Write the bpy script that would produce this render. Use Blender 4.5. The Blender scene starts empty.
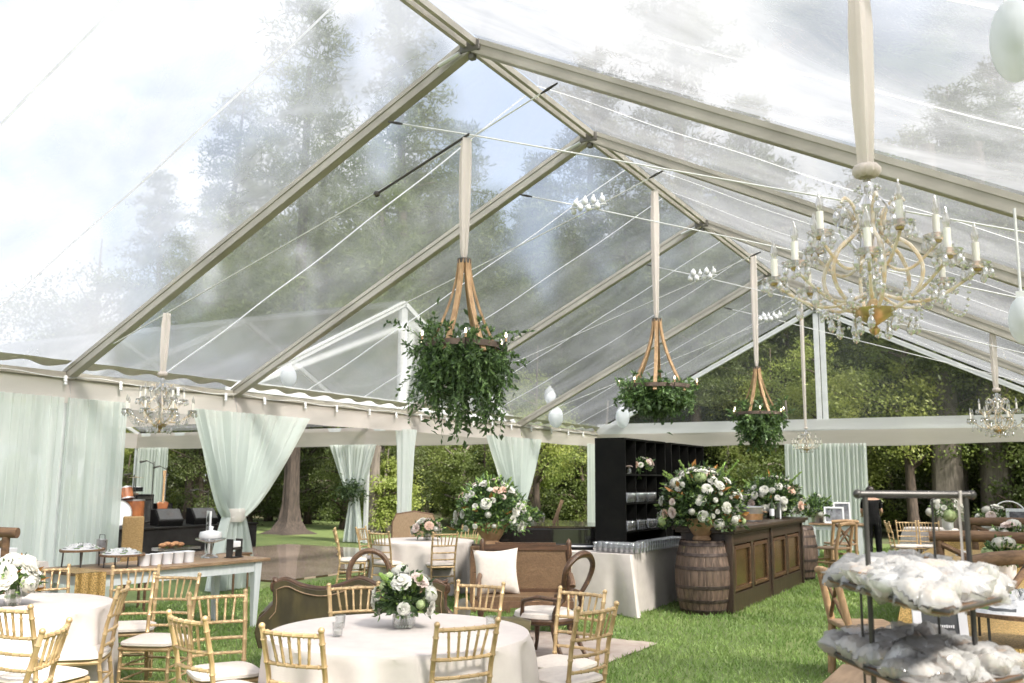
import bpy, math, random
import numpy as np
from mathutils import Vector, Matrix
random.seed(7); rng = np.random.default_rng(11)
S = bpy.context.scene; COL = S.collection
PI = math.pi
def sin(a): return math.sin(a)
def cos(a): return math.cos(a)
# ------------------------------------------------------------------ materials
MATS = {}
def nodes_of(name):
    m = bpy.data.materials.new(name); m.use_nodes = True
    nt = m.node_tree; nt.nodes.clear()
    out = nt.nodes.new('ShaderNodeOutputMaterial')
    return m, nt, out
def N(nt, t, **kw):
    n = nt.nodes.new(t)
    for k, v in kw.items():
        if k in n.inputs: n.inputs[k].default_value = v
        else: setattr(n, k, v)
    return n
def noise_col(nt, c1, c2, scale=5, stretch=(1,1,1), detail=4, lo=.35, hi=.65, coord='Object', rough=.55):
    tc = N(nt, 'ShaderNodeTexCoord'); mp = N(nt, 'ShaderNodeMapping'); mp.inputs['Scale'].default_value = stretch
    nt.links.new(tc.outputs[coord], mp.inputs['Vector'])
    no = N(nt, 'ShaderNodeTexNoise'); no.inputs['Scale'].default_value = scale; no.inputs['Detail'].default_value = detail
    no.inputs['Roughness'].default_value = rough
    nt.links.new(mp.outputs[0], no.inputs['Vector'])
    cr = N(nt, 'ShaderNodeValToRGB'); e = cr.color_ramp.elements
    e[0].position = lo; e[0].color = (*c1, 1); e[1].position = hi; e[1].color = (*c2, 1)
    nt.links.new(no.outputs['Fac'], cr.inputs['Fac'])
    return no, cr
def M(name, c1, c2=None, rough=.6, metal=0, scale=6, stretch=(1,1,1), bump=0, trans=0, sheen=0, emit=None, es=0, lo=.35, hi=.65, coat=0, bscale=None):
    if name in MATS: return MATS[name]
    m, nt, out = nodes_of(name)
    b = N(nt, 'ShaderNodeBsdfPrincipled'); b.inputs['Roughness'].default_value = rough; b.inputs['Metallic'].default_value = metal
    if name.startswith('black'): b.inputs['Specular IOR Level'].default_value = .12
    b.inputs['Base Color'].default_value = (*c1, 1); b.inputs['Coat Weight'].default_value = coat
    if sheen: b.inputs['Sheen Weight'].default_value = sheen
    c2 = c2 or tuple(x*.85 for x in c1)
    no, cr = noise_col(nt, c1, c2, scale, stretch, lo=lo, hi=hi); nt.links.new(cr.outputs[0], b.inputs['Base Color'])
    if bump:
        bp = N(nt, 'ShaderNodeBump'); bp.inputs['Strength'].default_value = bump; bp.inputs['Distance'].default_value = .01
        src = no
        if bscale:
            src = N(nt, 'ShaderNodeTexNoise'); src.inputs['Scale'].default_value = bscale; src.inputs['Detail'].default_value = 3
            tc = N(nt, 'ShaderNodeTexCoord'); nt.links.new(tc.outputs['Object'], src.inputs['Vector'])
        nt.links.new(src.outputs['Fac'], bp.inputs['Height']); nt.links.new(bp.outputs[0], b.inputs['Normal'])
    if emit: b.inputs['Emission Color'].default_value = (*emit, 1); b.inputs['Emission Strength'].default_value = es
    if name in ('gold_bamboo','bar_wood','barrel_oak'):
        oi = N(nt,'ShaderNodeObjectInfo'); mr_ = N(nt,'ShaderNodeMapRange'); mr_.inputs['To Min'].default_value=.82; mr_.inputs['To Max'].default_value=1.1
        hv = N(nt,'ShaderNodeHueSaturation'); nt.links.new(oi.outputs['Random'],mr_.inputs['Value']); nt.links.new(mr_.outputs[0],hv.inputs['Value']); nt.links.new(cr.outputs[0],hv.inputs['Color']); nt.links.new(hv.outputs[0],b.inputs['Base Color'])
    last = b
    if trans:
        t = N(nt, 'ShaderNodeBsdfTranslucent'); nt.links.new(cr.outputs[0], t.inputs['Color'])
        mx = N(nt, 'ShaderNodeMixShader'); mx.inputs[0].default_value = trans
        nt.links.new(b.outputs[0], mx.inputs[1]); nt.links.new(t.outputs[0], mx.inputs[2]); last = mx
    nt.links.new(last.outputs[0], out.inputs[0]); MATS[name] = m
    return m
def M_leaf(name, c1, c2, scale=.8, trans=.35, rough=.5):
    m, nt, out = nodes_of(name)
    no, cr = noise_col(nt, c1, c2, scale, detail=3, lo=.3, hi=.7)
    oi = N(nt, 'ShaderNodeObjectInfo'); hs = N(nt, 'ShaderNodeHueSaturation')
    mr = N(nt, 'ShaderNodeMapRange'); mr.inputs['To Min'].default_value = .75; mr.inputs['To Max'].default_value = 1.3
    nt.links.new(oi.outputs['Random'], mr.inputs['Value']); nt.links.new(mr.outputs[0], hs.inputs['Value'])
    nt.links.new(cr.outputs[0], hs.inputs['Color'])
    b = N(nt, 'ShaderNodeBsdfPrincipled'); b.inputs['Roughness'].default_value = rough
    t = N(nt, 'ShaderNodeBsdfTranslucent'); mx = N(nt, 'ShaderNodeMixShader'); mx.inputs[0].default_value = trans
    nt.links.new(hs.outputs[0], b.inputs['Base Color']); nt.links.new(hs.outputs[0], t.inputs['Color'])
    nt.links.new(b.outputs[0], mx.inputs[1]); nt.links.new(t.outputs[0], mx.inputs[2]); nt.links.new(mx.outputs[0], out.inputs[0])
    MATS[name] = m; return m
def M_sheer(name, col, alpha, stretch, gloss=0):   # thin fabric: part see-through, part translucent
    m, nt, out = nodes_of(name)
    no, cr = noise_col(nt, col, tuple(x*.93 for x in col), 3, stretch)
    d = N(nt, 'ShaderNodeBsdfDiffuse'); t = N(nt, 'ShaderNodeBsdfTranslucent'); tr = N(nt, 'ShaderNodeBsdfTransparent')
    nt.links.new(cr.outputs[0], d.inputs['Color']); nt.links.new(cr.outputs[0], t.inputs['Color'])
    a = N(nt, 'ShaderNodeMixShader'); a.inputs[0].default_value = .55
    nt.links.new(d.outputs[0], a.inputs[1]); nt.links.new(t.outputs[0], a.inputs[2])
    b = N(nt, 'ShaderNodeMixShader'); b.inputs[0].default_value = alpha
    nt.links.new(tr.outputs[0], b.inputs[1]); nt.links.new(a.outputs[0], b.inputs[2])
    if gloss:
        g = N(nt, 'ShaderNodeBsdfGlossy'); g.inputs['Roughness'].default_value = .12; e = N(nt, 'ShaderNodeMixShader'); e.inputs[0].default_value = gloss
        nt.links.new(b.outputs[0], e.inputs[1]); nt.links.new(g.outputs[0], e.inputs[2]); b = e
    nt.links.new(b.outputs[0], out.inputs[0])
    MATS[name] = m; return m
def M_vinyl(name, lo, hi, tint, gz=.75, blur=.5, alb=.42):
    m, nt, out = nodes_of(name)
    tc = N(nt, 'ShaderNodeTexCoord'); mp = N(nt, 'ShaderNodeMapping'); mp.inputs['Scale'].default_value = (.55, .9, .55)
    mp.inputs['Rotation'].default_value = (0, 0, .5)
    nt.links.new(tc.outputs['Object'], mp.inputs['Vector'])
    no = N(nt, 'ShaderNodeTexNoise'); no.inputs['Scale'].default_value = .9; no.inputs['Detail'].default_value = 7; no.inputs['Roughness'].default_value = .62; no.inputs['Distortion'].default_value = .9
    nt.links.new(mp.outputs[0], no.inputs['Vector'])
    mr = N(nt, 'ShaderNodeMapRange'); mr.inputs['From Min'].default_value = .35; mr.inputs['From Max'].default_value = .68
    mr.inputs['To Min'].default_value = lo; mr.inputs['To Max'].default_value = hi
    nt.links.new(no.outputs['Fac'], mr.inputs['Value'])
    tr0 = N(nt, 'ShaderNodeBsdfTransparent'); tr0.inputs[0].default_value = (*tint, 1)
    rf = N(nt, 'ShaderNodeBsdfRefraction'); rf.inputs['Color'].default_value = (*tint, 1); rf.inputs['IOR'].default_value = 1.06; rf.inputs['Roughness'].default_value = .27
    tr = N(nt, 'ShaderNodeMixShader'); tr.inputs[0].default_value = blur; nt.links.new(tr0.outputs[0], tr.inputs[1]); nt.links.new(rf.outputs[0], tr.inputs[2])
    d = N(nt, 'ShaderNodeBsdfDiffuse'); d.inputs[0].default_value = (alb*.97, alb, alb*1.06, 1)
    t = N(nt, 'ShaderNodeBsdfTranslucent'); t.inputs[0].default_value = (alb*.97, alb, alb*1.06, 1)
    a = N(nt, 'ShaderNodeMixShader'); a.inputs[0].default_value = .85
    nt.links.new(d.outputs[0], a.inputs[1]); nt.links.new(t.outputs[0], a.inputs[2])
    lw = N(nt, 'ShaderNodeLayerWeight'); lw.inputs[0].default_value = .5
    pw = N(nt, 'ShaderNodeMath', operation='POWER'); pw.inputs[1].default_value = 3.0; nt.links.new(lw.outputs['Facing'], pw.inputs[0])
    ml = N(nt, 'ShaderNodeMath', operation='MULTIPLY'); ml.inputs[1].default_value = gz; nt.links.new(pw.outputs[0], ml.inputs[0])
    ad = N(nt, 'ShaderNodeMath', operation='ADD'); ad.use_clamp = True; nt.links.new(ml.outputs[0], ad.inputs[0]); nt.links.new(mr.outputs[0], ad.inputs[1])
    b = N(nt, 'ShaderNodeMixShader'); nt.links.new(ad.outputs[0], b.inputs[0])
    nt.links.new(tr.outputs[0], b.inputs[1]); nt.links.new(a.outputs[0], b.inputs[2])
    g = N(nt, 'ShaderNodeBsdfGlossy'); g.inputs['Roughness'].default_value = .06
    bp = N(nt, 'ShaderNodeBump'); bp.inputs['Strength'].default_value = .25; bp.inputs['Distance'].default_value = .08
    nt.links.new(no.outputs['Fac'], bp.inputs['Height']); nt.links.new(bp.outputs[0], g.inputs['Normal'])
    fr = N(nt, 'ShaderNodeFresnel'); fr.inputs[0].default_value = 1.35; nt.links.new(bp.outputs[0], fr.inputs['Normal'])
    c = N(nt, 'ShaderNodeMixShader'); fm = N(nt, 'ShaderNodeMath', operation='MULTIPLY'); fm.inputs[1].default_value = .22; nt.links.new(fr.outputs[0], fm.inputs[0]); nt.links.new(fm.outputs[0], c.inputs[0])
    nt.links.new(b.outputs[0], c.inputs[1]); nt.links.new(g.outputs[0], c.inputs[2]); nt.links.new(c.outputs[0], out.inputs[0])
    MATS[name] = m; return m
def M_glass(name, tint=(.97,.98,.98), gl=.18, veil=.12):
    m, nt, out = nodes_of(name)
    tr = N(nt, 'ShaderNodeBsdfTransparent'); tr.inputs[0].default_value = (*tint, 1)
    d = N(nt, 'ShaderNodeBsdfTranslucent'); d.inputs[0].default_value = (.95,.92,.88,1)
    g = N(nt, 'ShaderNodeBsdfGlossy'); g.inputs['Roughness'].default_value = .03
    a = N(nt, 'ShaderNodeMixShader'); a.inputs[0].default_value = veil
    nt.links.new(tr.outputs[0], a.inputs[1]); nt.links.new(d.outputs[0], a.inputs[2])
    lw = N(nt, 'ShaderNodeLayerWeight'); lw.inputs[0].default_value = .35
    ad = N(nt, 'ShaderNodeMath', operation='ADD'); ad.inputs[1].default_value = gl; ad.use_clamp = True
    nt.links.new(lw.outputs['Facing'], ad.inputs[0])
    b = N(nt, 'ShaderNodeMixShader'); nt.links.new(ad.outputs[0], b.inputs[0])
    nt.links.new(a.outputs[0], b.inputs[1]); nt.links.new(g.outputs[0], b.inputs[2]); nt.links.new(b.outputs[0], out.inputs[0])
    MATS[name] = m; return m

beam = M('tent_aluminium', (.47,.44,.385), (.33,.305,.26), .45, .3, 1.7, (1,1,1), .08, lo=.38, hi=.72)
beamw = M('white_aluminium', (.72,.73,.73), (.64,.65,.66), .4, .1)
darkm = M('dark_steel', (.05,.05,.05), (.09,.08,.07), .45, .6)
greym = M('grey_pipe', (.075,.07,.065), (.045,.042,.04), .4, .6, 8)
valm = M_sheer('valance_fabric', (.74,.68,.645), .93, (.3,.3,2))
valw = M_sheer('white_valance_fabric', (.88,.88,.88), .92, (.3,.3,2))
curm = M_sheer('mint_sheer', (.84,.885,.862), .88, (2,2,.2))
strapm = M_sheer('ivory_sheer', (.9,.84,.8), .85, (2,2,.2))
vinyl = M_vinyl('clear_vinyl', .06, .24, (.97,.98,.975), .38, .5, .44)
vinyl0 = M_vinyl('glare_haze_vinyl', .26, .66, (.96,.965,.97), .25, .5, .42)  # nearest bay: heavier milky haze stands in for sky glare and white reflections
vinyl2 = M_vinyl('clear_gable_vinyl', .06, .2, (.96,.97,.97), .2, .12, .5)
glass = M_glass('glass',(.97,.98,.98),.10,.06); crystal = M_glass('crystal', (.99,.99,.99), .3, .3)
gold = M('gold_bamboo', (.57,.41,.225), (.42,.285,.14), .38, .35, 14)
cush = M('ivory_cushion', (.68,.61,.54), (.62,.55,.49), .85, 0, 30, bump=.1)
linen = M('white_linen', (.62,.56,.52), (.57,.51,.475), .9, 0, 9, bump=.15, bscale=220)
velvet = M('olive_velvet', (.075,.058,.018), (.035,.028,.009), .8, 0, 7, sheen=.15, stretch=(1,1,.4))
walnut = M('walnut', (.10,.05,.025), (.05,.026,.013), .42, 0, 5, (1,6,6), .1)
oak = M('brown_oak', (.17,.095,.05), (.10,.055,.03), .5, 0, 5, (6,1,6), .15)
log = M('log_bark', (.20,.115,.06), (.10,.055,.03), .75, 0, 8, (1,6,6), .5)
logl = M('peeled_log', (.48,.31,.17), (.30,.18,.09), .7, 0, 8, (4,4,1), .4)
caneM = M('cane_weave', (.17,.10,.05), (.11,.065,.03), .6, 0, 60, bump=.4)
barw = M('bar_wood', (.055,.034,.022), (.028,.018,.012), .4, 0, 4, (6,6,1), .12)
barrelw = M('barrel_oak', (.15,.10,.072), (.065,.042,.03), .65, 0, 6, (5,5,.6), .35)
hoopm = M('barrel_hoop', (.11,.085,.075), (.06,.045,.04), .55, .7, 20)
mirror = M('brass_mirror', (.40,.26,.12), (.24,.17,.08), .25, .85, 3)
black = M('black_paint', (.004,.004,.004), (.007,.007,.006), .6)
blackf = M('black_cloth', (.005,.005,.005), (.009,.009,.009), .9)
tanw = M('farm_table_top', (.34,.225,.135), (.22,.14,.08), .5, 0, 4, (6,1,6), .12)
whitew = M('white_painted_wood', (.72,.74,.75), (.62,.65,.66), .55, 0, 5, (5,5,1), .08)
whitep = M('white_ceramic', (.82,.82,.83), (.76,.76,.78), .25)
seq = M('gold_sequin', (.75,.5,.2), (.36,.22,.07), .3, .55, 90, bump=1, lo=.42, hi=.56)
terr = M('terracotta', (.45,.29,.17), (.33,.2,.11), .8, 0, 8, bump=.3)
wick = M('wicker', (.52,.34,.15), (.33,.2,.08), .7, 0, 50, (1,1,3), .8)
beige = M('beige_wicker', (.42,.30,.19), (.28,.19,.11), .7, 0, 40, (3,3,.5), .5)
petw = M('white_petal', (.82,.805,.76), (.74,.73,.65), .7, 0, 20, trans=.3)
petp = M('peach_petal', (.78,.62,.52), (.74,.50,.38), .7, 0, 20, trans=.3)
petb = M('blush_petal', (.78,.70,.65), (.76,.62,.56), .7, 0, 20, trans=.3)
petg = M('pale_green_petal', (.62,.70,.42), (.48,.58,.28), .7, 0, 20, trans=.3)
brownleaf = M('amber_leaf', (.42,.2,.05), (.3,.13,.03), .6, 0, 5, trans=.25)
lf_dark = M_leaf('dark_leaf', (.045,.085,.035), (.11,.175,.065), 6)
lf_mid = M_leaf('mid_leaf', (.08,.15,.045), (.18,.28,.09), 6)
lf_lime = M_leaf('lime_leaf', (.20,.33,.07), (.32,.45,.12), 4)
tr_dark = M_leaf('pine_needles', (.055,.082,.026), (.16,.19,.055), .35, .4)
tr_mid = M_leaf('broadleaf', (.05,.085,.022), (.18,.215,.055), .3, .45)
tr_light = M_leaf('sunlit_tint_broadleaf', (.18,.26,.06), (.42,.44,.12), .35, .5)  # brighter copy of the leaf colour, sunlight on the foliage painted in
bark = M('bark', (.12,.088,.066), (.05,.038,.03), .9, 0, 5, (4,4,.6), .8)
barkl = M('pale_bark', (.2,.17,.14), (.1,.085,.07), .9, 0, 5, (4,4,.6), .8)
candle = M('candle_sleeve', (.88,.84,.78), (.84,.8,.72), .5)
bulbm = M('lit_bulb', (.9,.8,.65), None, .3, emit=(1,.82,.6), es=2.5)
frost = M_sheer('frosted_disc', (.8,.83,.86), .8, (1,1,1))
brass = M('aged_brass', (.62,.47,.27), (.46,.33,.17), .3, .8, 15)
goldg = M('gilt_glass', (.93,.88,.80), (.86,.72,.52), .08, .0, 30, trans=.45, lo=.45, hi=.6)
steelw = M('white_cable', (.8,.8,.8), None, .4)
slate = M('chalkboard', (.06,.065,.07), (.09,.095,.1), .8, 0, 12)
skin = M('skin', (.55,.34,.24), (.5,.3,.2), .5)
hairm = M('dark_hair', (.025,.016,.012), None, .5)
wrap = M('cellophane_heap', (.66,.65,.64), (.54,.545,.55), .22, 0, 30, bump=1.0, trans=.15, coat=.6, bscale=34, lo=.4,hi=.6)
snack = M('amber_filling', (.7,.35,.12), (.8,.6,.42), .5, 0, 30)
rugm = M('faded_rug', (.44,.37,.32), (.31,.24,.20), .95, 0, 5, bump=.2, lo=.3, hi=.7)
galv = M('galvanised', (.5,.5,.5), (.38,.38,.4), .35, .8, 12)
copper = M('copper_tub', (.72,.45,.26), (.5,.3,.16), .3, .8, 9)
acr = M('drum_shell', (.3,.11,.04), (.2,.07,.03), .25, 0, 6, coat=.5)
# floor
def parquet():
    m, nt, out = nodes_of('parquet')
    tc = N(nt, 'ShaderNodeTexCoord'); br = N(nt, 'ShaderNodeTexBrick'); br.inputs['Scale'].default_value = 1
    br.inputs['Brick Width'].default_value = .9; br.inputs['Row Height'].default_value = .3; br.inputs['Mortar Size'].default_value = .006
    br.inputs['Color1'].default_value = (.60,.47,.38,1); br.inputs['Color2'].default_value = (.5,.37,.29,1); br.inputs['Mortar'].default_value = (.08,.05,.03,1)
    nt.links.new(tc.outputs['Object'], br.inputs['Vector'])
    b = N(nt, 'ShaderNodeBsdfPrincipled'); b.inputs['Roughness'].default_value = .2; b.inputs['Coat Weight'].default_value = .8
    nt.links.new(br.outputs[0], b.inputs['Base Color']); nt.links.new(b.outputs[0], out.inputs[0]); return m
parq = parquet()
def lawnmat():
    m, nt, out = nodes_of('lawn_soil')
    n1, c1 = noise_col(nt, (.09,.14,.04), (.18,.22,.075), .55, detail=5, lo=.3, hi=.7)
    n2, c2 = noise_col(nt, (.55,.55,.5), (1.3,1.3,1.15), 45, detail=4, lo=.25, hi=.75)
    mx = N(nt, 'ShaderNodeMix'); mx.data_type = 'RGBA'; mx.blend_type = 'MULTIPLY'; mx.inputs[0].default_value = 1
    nt.links.new(c1.outputs[0], mx.inputs[6]); nt.links.new(c2.outputs[0], mx.inputs[7])
    b = N(nt, 'ShaderNodeBsdfPrincipled'); b.inputs['Roughness'].default_value = .9
    nt.links.new(mx.outputs[2], b.inputs['Base Color'])
    bp = N(nt, 'ShaderNodeBump'); bp.inputs['Strength'].default_value = .6; bp.inputs['Distance'].default_value = .03
    nt.links.new(n2.outputs['Fac'], bp.inputs['Height']); nt.links.new(bp.outputs[0], b.inputs['Normal'])
    nt.links.new(b.outputs[0], out.inputs[0]); return m
lawnm = lawnmat()
grassm = M_leaf('grass_blade', (.14,.24,.055), (.28,.37,.12), .7, .4)
litter = M('forest_floor', (.09,.075,.04), (.07,.10,.03), .95, 0, .6, bump=.5)

# ------------------------------------------------------------------ mesh building
class MB:
    def __init__(s): s.v=[]; s.f=[]; s.mi=[]; s.m=0
    def add(s, vs, fs):
        o=len(s.v); s.v += [tuple(v) for v in vs]; s.f += [tuple(i+o for i in f) for f in fs]; s.mi += [s.m]*len(fs); return s
    def box(s, c, d, rz=0, taper=1, rot=None):
        x,y,z=[k/2 for k in d]; R = rot or Matrix.Rotation(rz,3,'Z'); c=Vector(c); vs=[]
        for sz in (-1,1):
            t = taper if sz<0 else 1
            for sx,sy in ((-1,-1),(1,-1),(1,1),(-1,1)): vs.append(c+R@Vector((sx*x*t,sy*y*t,sz*z)))
        return s.add(vs,[(3,2,1,0),(4,5,6,7),(0,1,5,4),(1,2,6,5),(2,3,7,6),(3,0,4,7)])
    def tube(s, pts, r, n=8, cap=True, closed=False):
        pts=[Vector(p) for p in pts]; L=len(pts); rs = r if hasattr(r,'__len__') else [r]*L
        vs=[]; pn=None
        for i,p in enumerate(pts):
            a = pts[(i-1)%L] if (closed or i>0) else p; b = pts[(i+1)%L] if (closed or i<L-1) else p
            t=(b-a); t = t.normalized() if t.length>1e-9 else Vector((0,0,1))
            if pn is None: pn = t.orthogonal().normalized()
            pn = (pn - t*pn.dot(t)); pn = pn.normalized() if pn.length>1e-6 else t.orthogonal().normalized()
            bn=t.cross(pn)
            for k in range(n): a_=2*PI*k/n; vs.append(p+(pn*cos(a_)+bn*sin(a_))*rs[i])
        fs=[]
        for i in range(L if closed else L-1):
            j=(i+1)%L
            for k in range(n): fs.append((i*n+k,i*n+(k+1)%n,j*n+(k+1)%n,j*n+k))
        if cap and not closed: fs.append(tuple(range(n-1,-1,-1))); fs.append(tuple((L-1)*n+k for k in range(n)))
        return s.add(vs,fs)
    def lathe(s, prof, c=(0,0,0), n=24, wave=None):
        c=Vector(c); vs=[]; L=len(prof)
        for i,(r,z) in enumerate(prof):
            for k in range(n):
                a=2*PI*k/n; rr = r if wave is None else wave(i,a,r); vs.append(c+Vector((rr*cos(a),rr*sin(a),z)))
        fs=[(i*n+k,i*n+(k+1)%n,(i+1)*n+(k+1)%n,(i+1)*n+k) for i in range(L-1) for k in range(n)]
        return s.add(vs,fs)
    def ball(s, c, r, n=8, m=6, sc=(1,1,1)):
        prof=[(max(1e-4,r*sin(PI*i/m)), -r*cos(PI*i/m)) for i in range(m+1)]
        c=Vector(c); vs=[]
        for rr,z in prof:
            for k in range(n): a=2*PI*k/n; vs.append(c+Vector((rr*cos(a)*sc[0],rr*sin(a)*sc[1],z*sc[2])))
        return s.add(vs,[(i*n+k,i*n+(k+1)%n,(i+1)*n+(k+1)%n,(i+1)*n+k) for i in range(m) for k in range(n)])
    def grid(s, fn, nu, nv):
        vs=[fn(i/nu,j/nv) for j in range(nv+1) for i in range(nu+1)]
        return s.add(vs,[(j*(nu+1)+i,j*(nu+1)+i+1,(j+1)*(nu+1)+i+1,(j+1)*(nu+1)+i) for j in range(nv) for i in range(nu)])
    def prism(s, poly, thick, org, ax, up, nrm):   # polygon in plane, extruded along nrm
        org,ax,up,nrm=[Vector(q) for q in (org,ax,up,nrm)]; n=len(poly)
        A=[org+ax*x+up*z-nrm*thick/2 for x,z in poly]; B=[p+nrm*thick for p in A]
        return s.add(A+B,[tuple(range(n-1,-1,-1)),tuple(range(n,2*n))]+[(i,(i+1)%n,n+(i+1)%n,n+i) for i in range(n)])
    def mesh(s, name, mats, smooth=True):
        me=bpy.data.meshes.new(name); me.from_pydata(s.v,[],s.f)
        if not isinstance(mats,(list,tuple)): mats=[mats]
        for m in mats: me.materials.append(m)
        if len(mats)>1: me.polygons.foreach_set('material_index', s.mi)
        if smooth: me.shade_smooth() if hasattr(me,'shade_smooth') else None; 
        me.update(); return me
    def build(s, name, mats, parent=None, smooth=True, loc=(0,0,0), bevel=0):
        o=bpy.data.objects.new(name, s.mesh(name,mats,smooth)); COL.objects.link(o); o.location=loc
        if parent: o.parent=parent
        if smooth:
            m=o.modifiers.new('edges','EDGE_SPLIT'); m.split_angle=math.radians(38)
        if bevel:
            b=o.modifiers.new('bevel','BEVEL'); b.width=bevel; b.segments=2; b.limit_method='ANGLE'
        return o
def sm(P,k=4):
    P=[Vector(p) for p in P]; Q=[P[0]*2-P[1]]+P+[P[-1]*2-P[-2]]; out=[]
    for i in range(1,len(Q)-2):
        a,b,c,d=Q[i-1:i+3]
        for j in range(k):
            t=j/k; out.append(.5*((2*b)+(c-a)*t+(2*a-5*b+4*c-d)*t*t+(3*b-a-3*c+d)*t**3))
    return out+[P[-1]]
def mobj(name, me, parent=None, loc=(0,0,0), rot=(0,0,0), sc=1):
    o=bpy.data.objects.new(name, me); COL.objects.link(o); o.location=loc; o.rotation_euler=rot
    o.scale=(sc,)*3 if not hasattr(sc,'__len__') else sc
    if parent: o.parent=parent
    return o
def tag(o, label=None, cat=None, group=None, kind=None):
    if label: o['label']=label
    if cat: o['category']=cat
    if group: o['group']=group
    if kind: o['kind']=kind
    return o
def thing(name, label, cat, loc=(0,0,0), rz=0, group=None):
    o=bpy.data.objects.new(name,None); COL.objects.link(o); o.location=loc; o.rotation_euler=(0,0,rz); o.empty_display_size=.1
    return tag(o,label,cat,group)
def dup(root, loc, rz, label, group=None, sc=None):
    kids={}
    for o in list(COL.objects):
        if o.parent: kids.setdefault(o.parent.name,[]).append(o)
    def rec(o,par):
        c=o.copy(); COL.objects.link(c); c.parent=par
        for k in kids.get(o.name,[]): rec(k,c)
        return c
    r=rec(root,None); r.location=loc; r.rotation_euler=(0,0,rz); r['label']=label
    if group: r['group']=group
    if sc: r.scale=(sc,)*3
    return r
def arr_mesh(name, V, F, mats, MI=None):      # numpy quick mesh; F (n,k)
    me=bpy.data.meshes.new(name); n,k=F.shape
    me.vertices.add(len(V)); me.vertices.foreach_set('co',V.astype(np.float32).ravel())
    me.loops.add(n*k); me.loops.foreach_set('vertex_index',F.astype(np.int32).ravel())
    me.polygons.add(n); me.polygons.foreach_set('loop_start',np.arange(0,n*k,k,dtype=np.int32)); me.polygons.foreach_set('loop_total',np.full(n,k,dtype=np.int32))
    for m in (mats if isinstance(mats,(list,tuple)) else [mats]): me.materials.append(m)
    if MI is not None: me.polygons.foreach_set('material_index',MI.astype(np.int32))
    me.update(calc_edges=True); me.validate(); return me
def leaves(P, L, W, D=None, spread=1.0, fold=.25):
    """P (n,3) leaf bases; L,W size arrays; D preferred direction"""
    n=len(P); r=rng.normal(size=(n,3)); 
    d = r if D is None else D+spread*r
    d/= np.linalg.norm(d,axis=1,keepdims=True)+1e-9
    s=np.cross(d,rng.normal(size=(n,3))); s/=np.linalg.norm(s,axis=1,keepdims=True)+1e-9
    nn=np.cross(d,s); L=np.broadcast_to(L,(n,))[:,None]; W=np.broadcast_to(W,(n,))[:,None]
    base=P; tip=P+d*L; mid=P+d*L*.5; a=mid+s*W*.5+nn*W*fold; b=mid-s*W*.5+nn*W*fold
    V=np.stack([base,a,tip,b],1).reshape(-1,3); i=np.arange(n)*4
    F=np.concatenate([np.stack([i,i+1,i+2],1),np.stack([i,i+2,i+3],1)]); return V,F
def leafobj(name, sets, parent=None, loc=(0,0,0)):  # sets: list of (V,F,mat)
    Vs=[];Fs=[];MI=[];off=0;ms=[]
    for k,(V,F,m) in enumerate(sets): Vs.append(V);Fs.append(F+off);MI.append(np.full(len(F),k));off+=len(V);ms.append(m)
    me=arr_mesh(name,np.concatenate(Vs),np.concatenate(Fs),ms,np.concatenate(MI))
    return mobj(name,me,parent,loc) if parent is not False else me

# ------------------------------------------------------------------ camera, light, sky
f_px,yaw,pit,rol=918.2328,.5175,.1481,.0074
fw=Vector((-sin(yaw)*cos(pit),cos(yaw)*cos(pit),sin(pit))); rt=Vector((cos(yaw),sin(yaw),0)); up=rt.cross(fw)
r2=rt*cos(rol)+up*sin(rol); u2=up*cos(rol)-rt*sin(rol)
cam=bpy.data.cameras.new('camera'); co=bpy.data.objects.new('camera',cam); COL.objects.link(co)
co.matrix_world=Matrix(((r2.x,u2.x,-fw.x,0),(r2.y,u2.y,-fw.y,0),(r2.z,u2.z,-fw.z,1.7),(0,0,0,1)))
cam.lens=f_px/1024*36; cam.sensor_width=36; cam.clip_end=500; cam.clip_start=.05
cam.dof.use_dof=True; cam.dof.focus_distance=7.0; cam.dof.aperture_fstop=3.5
S.camera=co
SUN_EL,SUN_AZ=math.radians(46),math.radians(112)     # azimuth measured from +y towards +x
sd=bpy.data.lights.new('sun','SUN'); sd.energy=3.4; sd.angle=math.radians(9); sd.color=(1,.95,.87)
so=bpy.data.objects.new('sun',sd); COL.objects.link(so)
tosun=Vector((sin(SUN_AZ)*cos(SUN_EL),cos(SUN_AZ)*cos(SUN_EL),sin(SUN_EL))); so.rotation_euler=tosun.to_track_quat('Z','Y').to_euler()
W=bpy.data.worlds.new('World'); S.world=W; W.use_nodes=True; nt=W.node_tree; nt.nodes.clear()
sky=N(nt,'ShaderNodeTexSky',sky_type='NISHITA',sun_disc=False,sun_elevation=SUN_EL,sun_rotation=SUN_AZ,air_density=1.2,dust_density=2.5)
tc=N(nt,'ShaderNodeTexCoord'); no=N(nt,'ShaderNodeTexNoise'); no.inputs['Scale'].default_value=4.2; no.inputs['Detail'].default_value=8; no.inputs['Roughness'].default_value=.55; no.inputs['Distortion'].default_value=.4
nt.links.new(tc.outputs['Generated'],no.inputs['Vector'])
cr=N(nt,'ShaderNodeValToRGB'); cr.color_ramp.elements[0].position=.42; cr.color_ramp.elements[0].color=(.0,.0,.0,1); cr.color_ramp.elements[1].position=.56
nt.links.new(no.outputs['Fac'],cr.inputs['Fac'])
mx=N(nt,'ShaderNodeMix'); mx.data_type='RGBA'; mx.inputs[7].default_value=(4.3,4.3,4.4,1)
m0=N(nt,'ShaderNodeMix'); m0.data_type='RGBA'; m0.inputs[0].default_value=.72; m0.inputs[7].default_value=(2.0,2.15,2.5,1)
nt.links.new(sky.outputs[0],m0.inputs[6]); nt.links.new(cr.outputs[0],mx.inputs[0]); nt.links.new(m0.outputs[2],mx.inputs[6])
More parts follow.
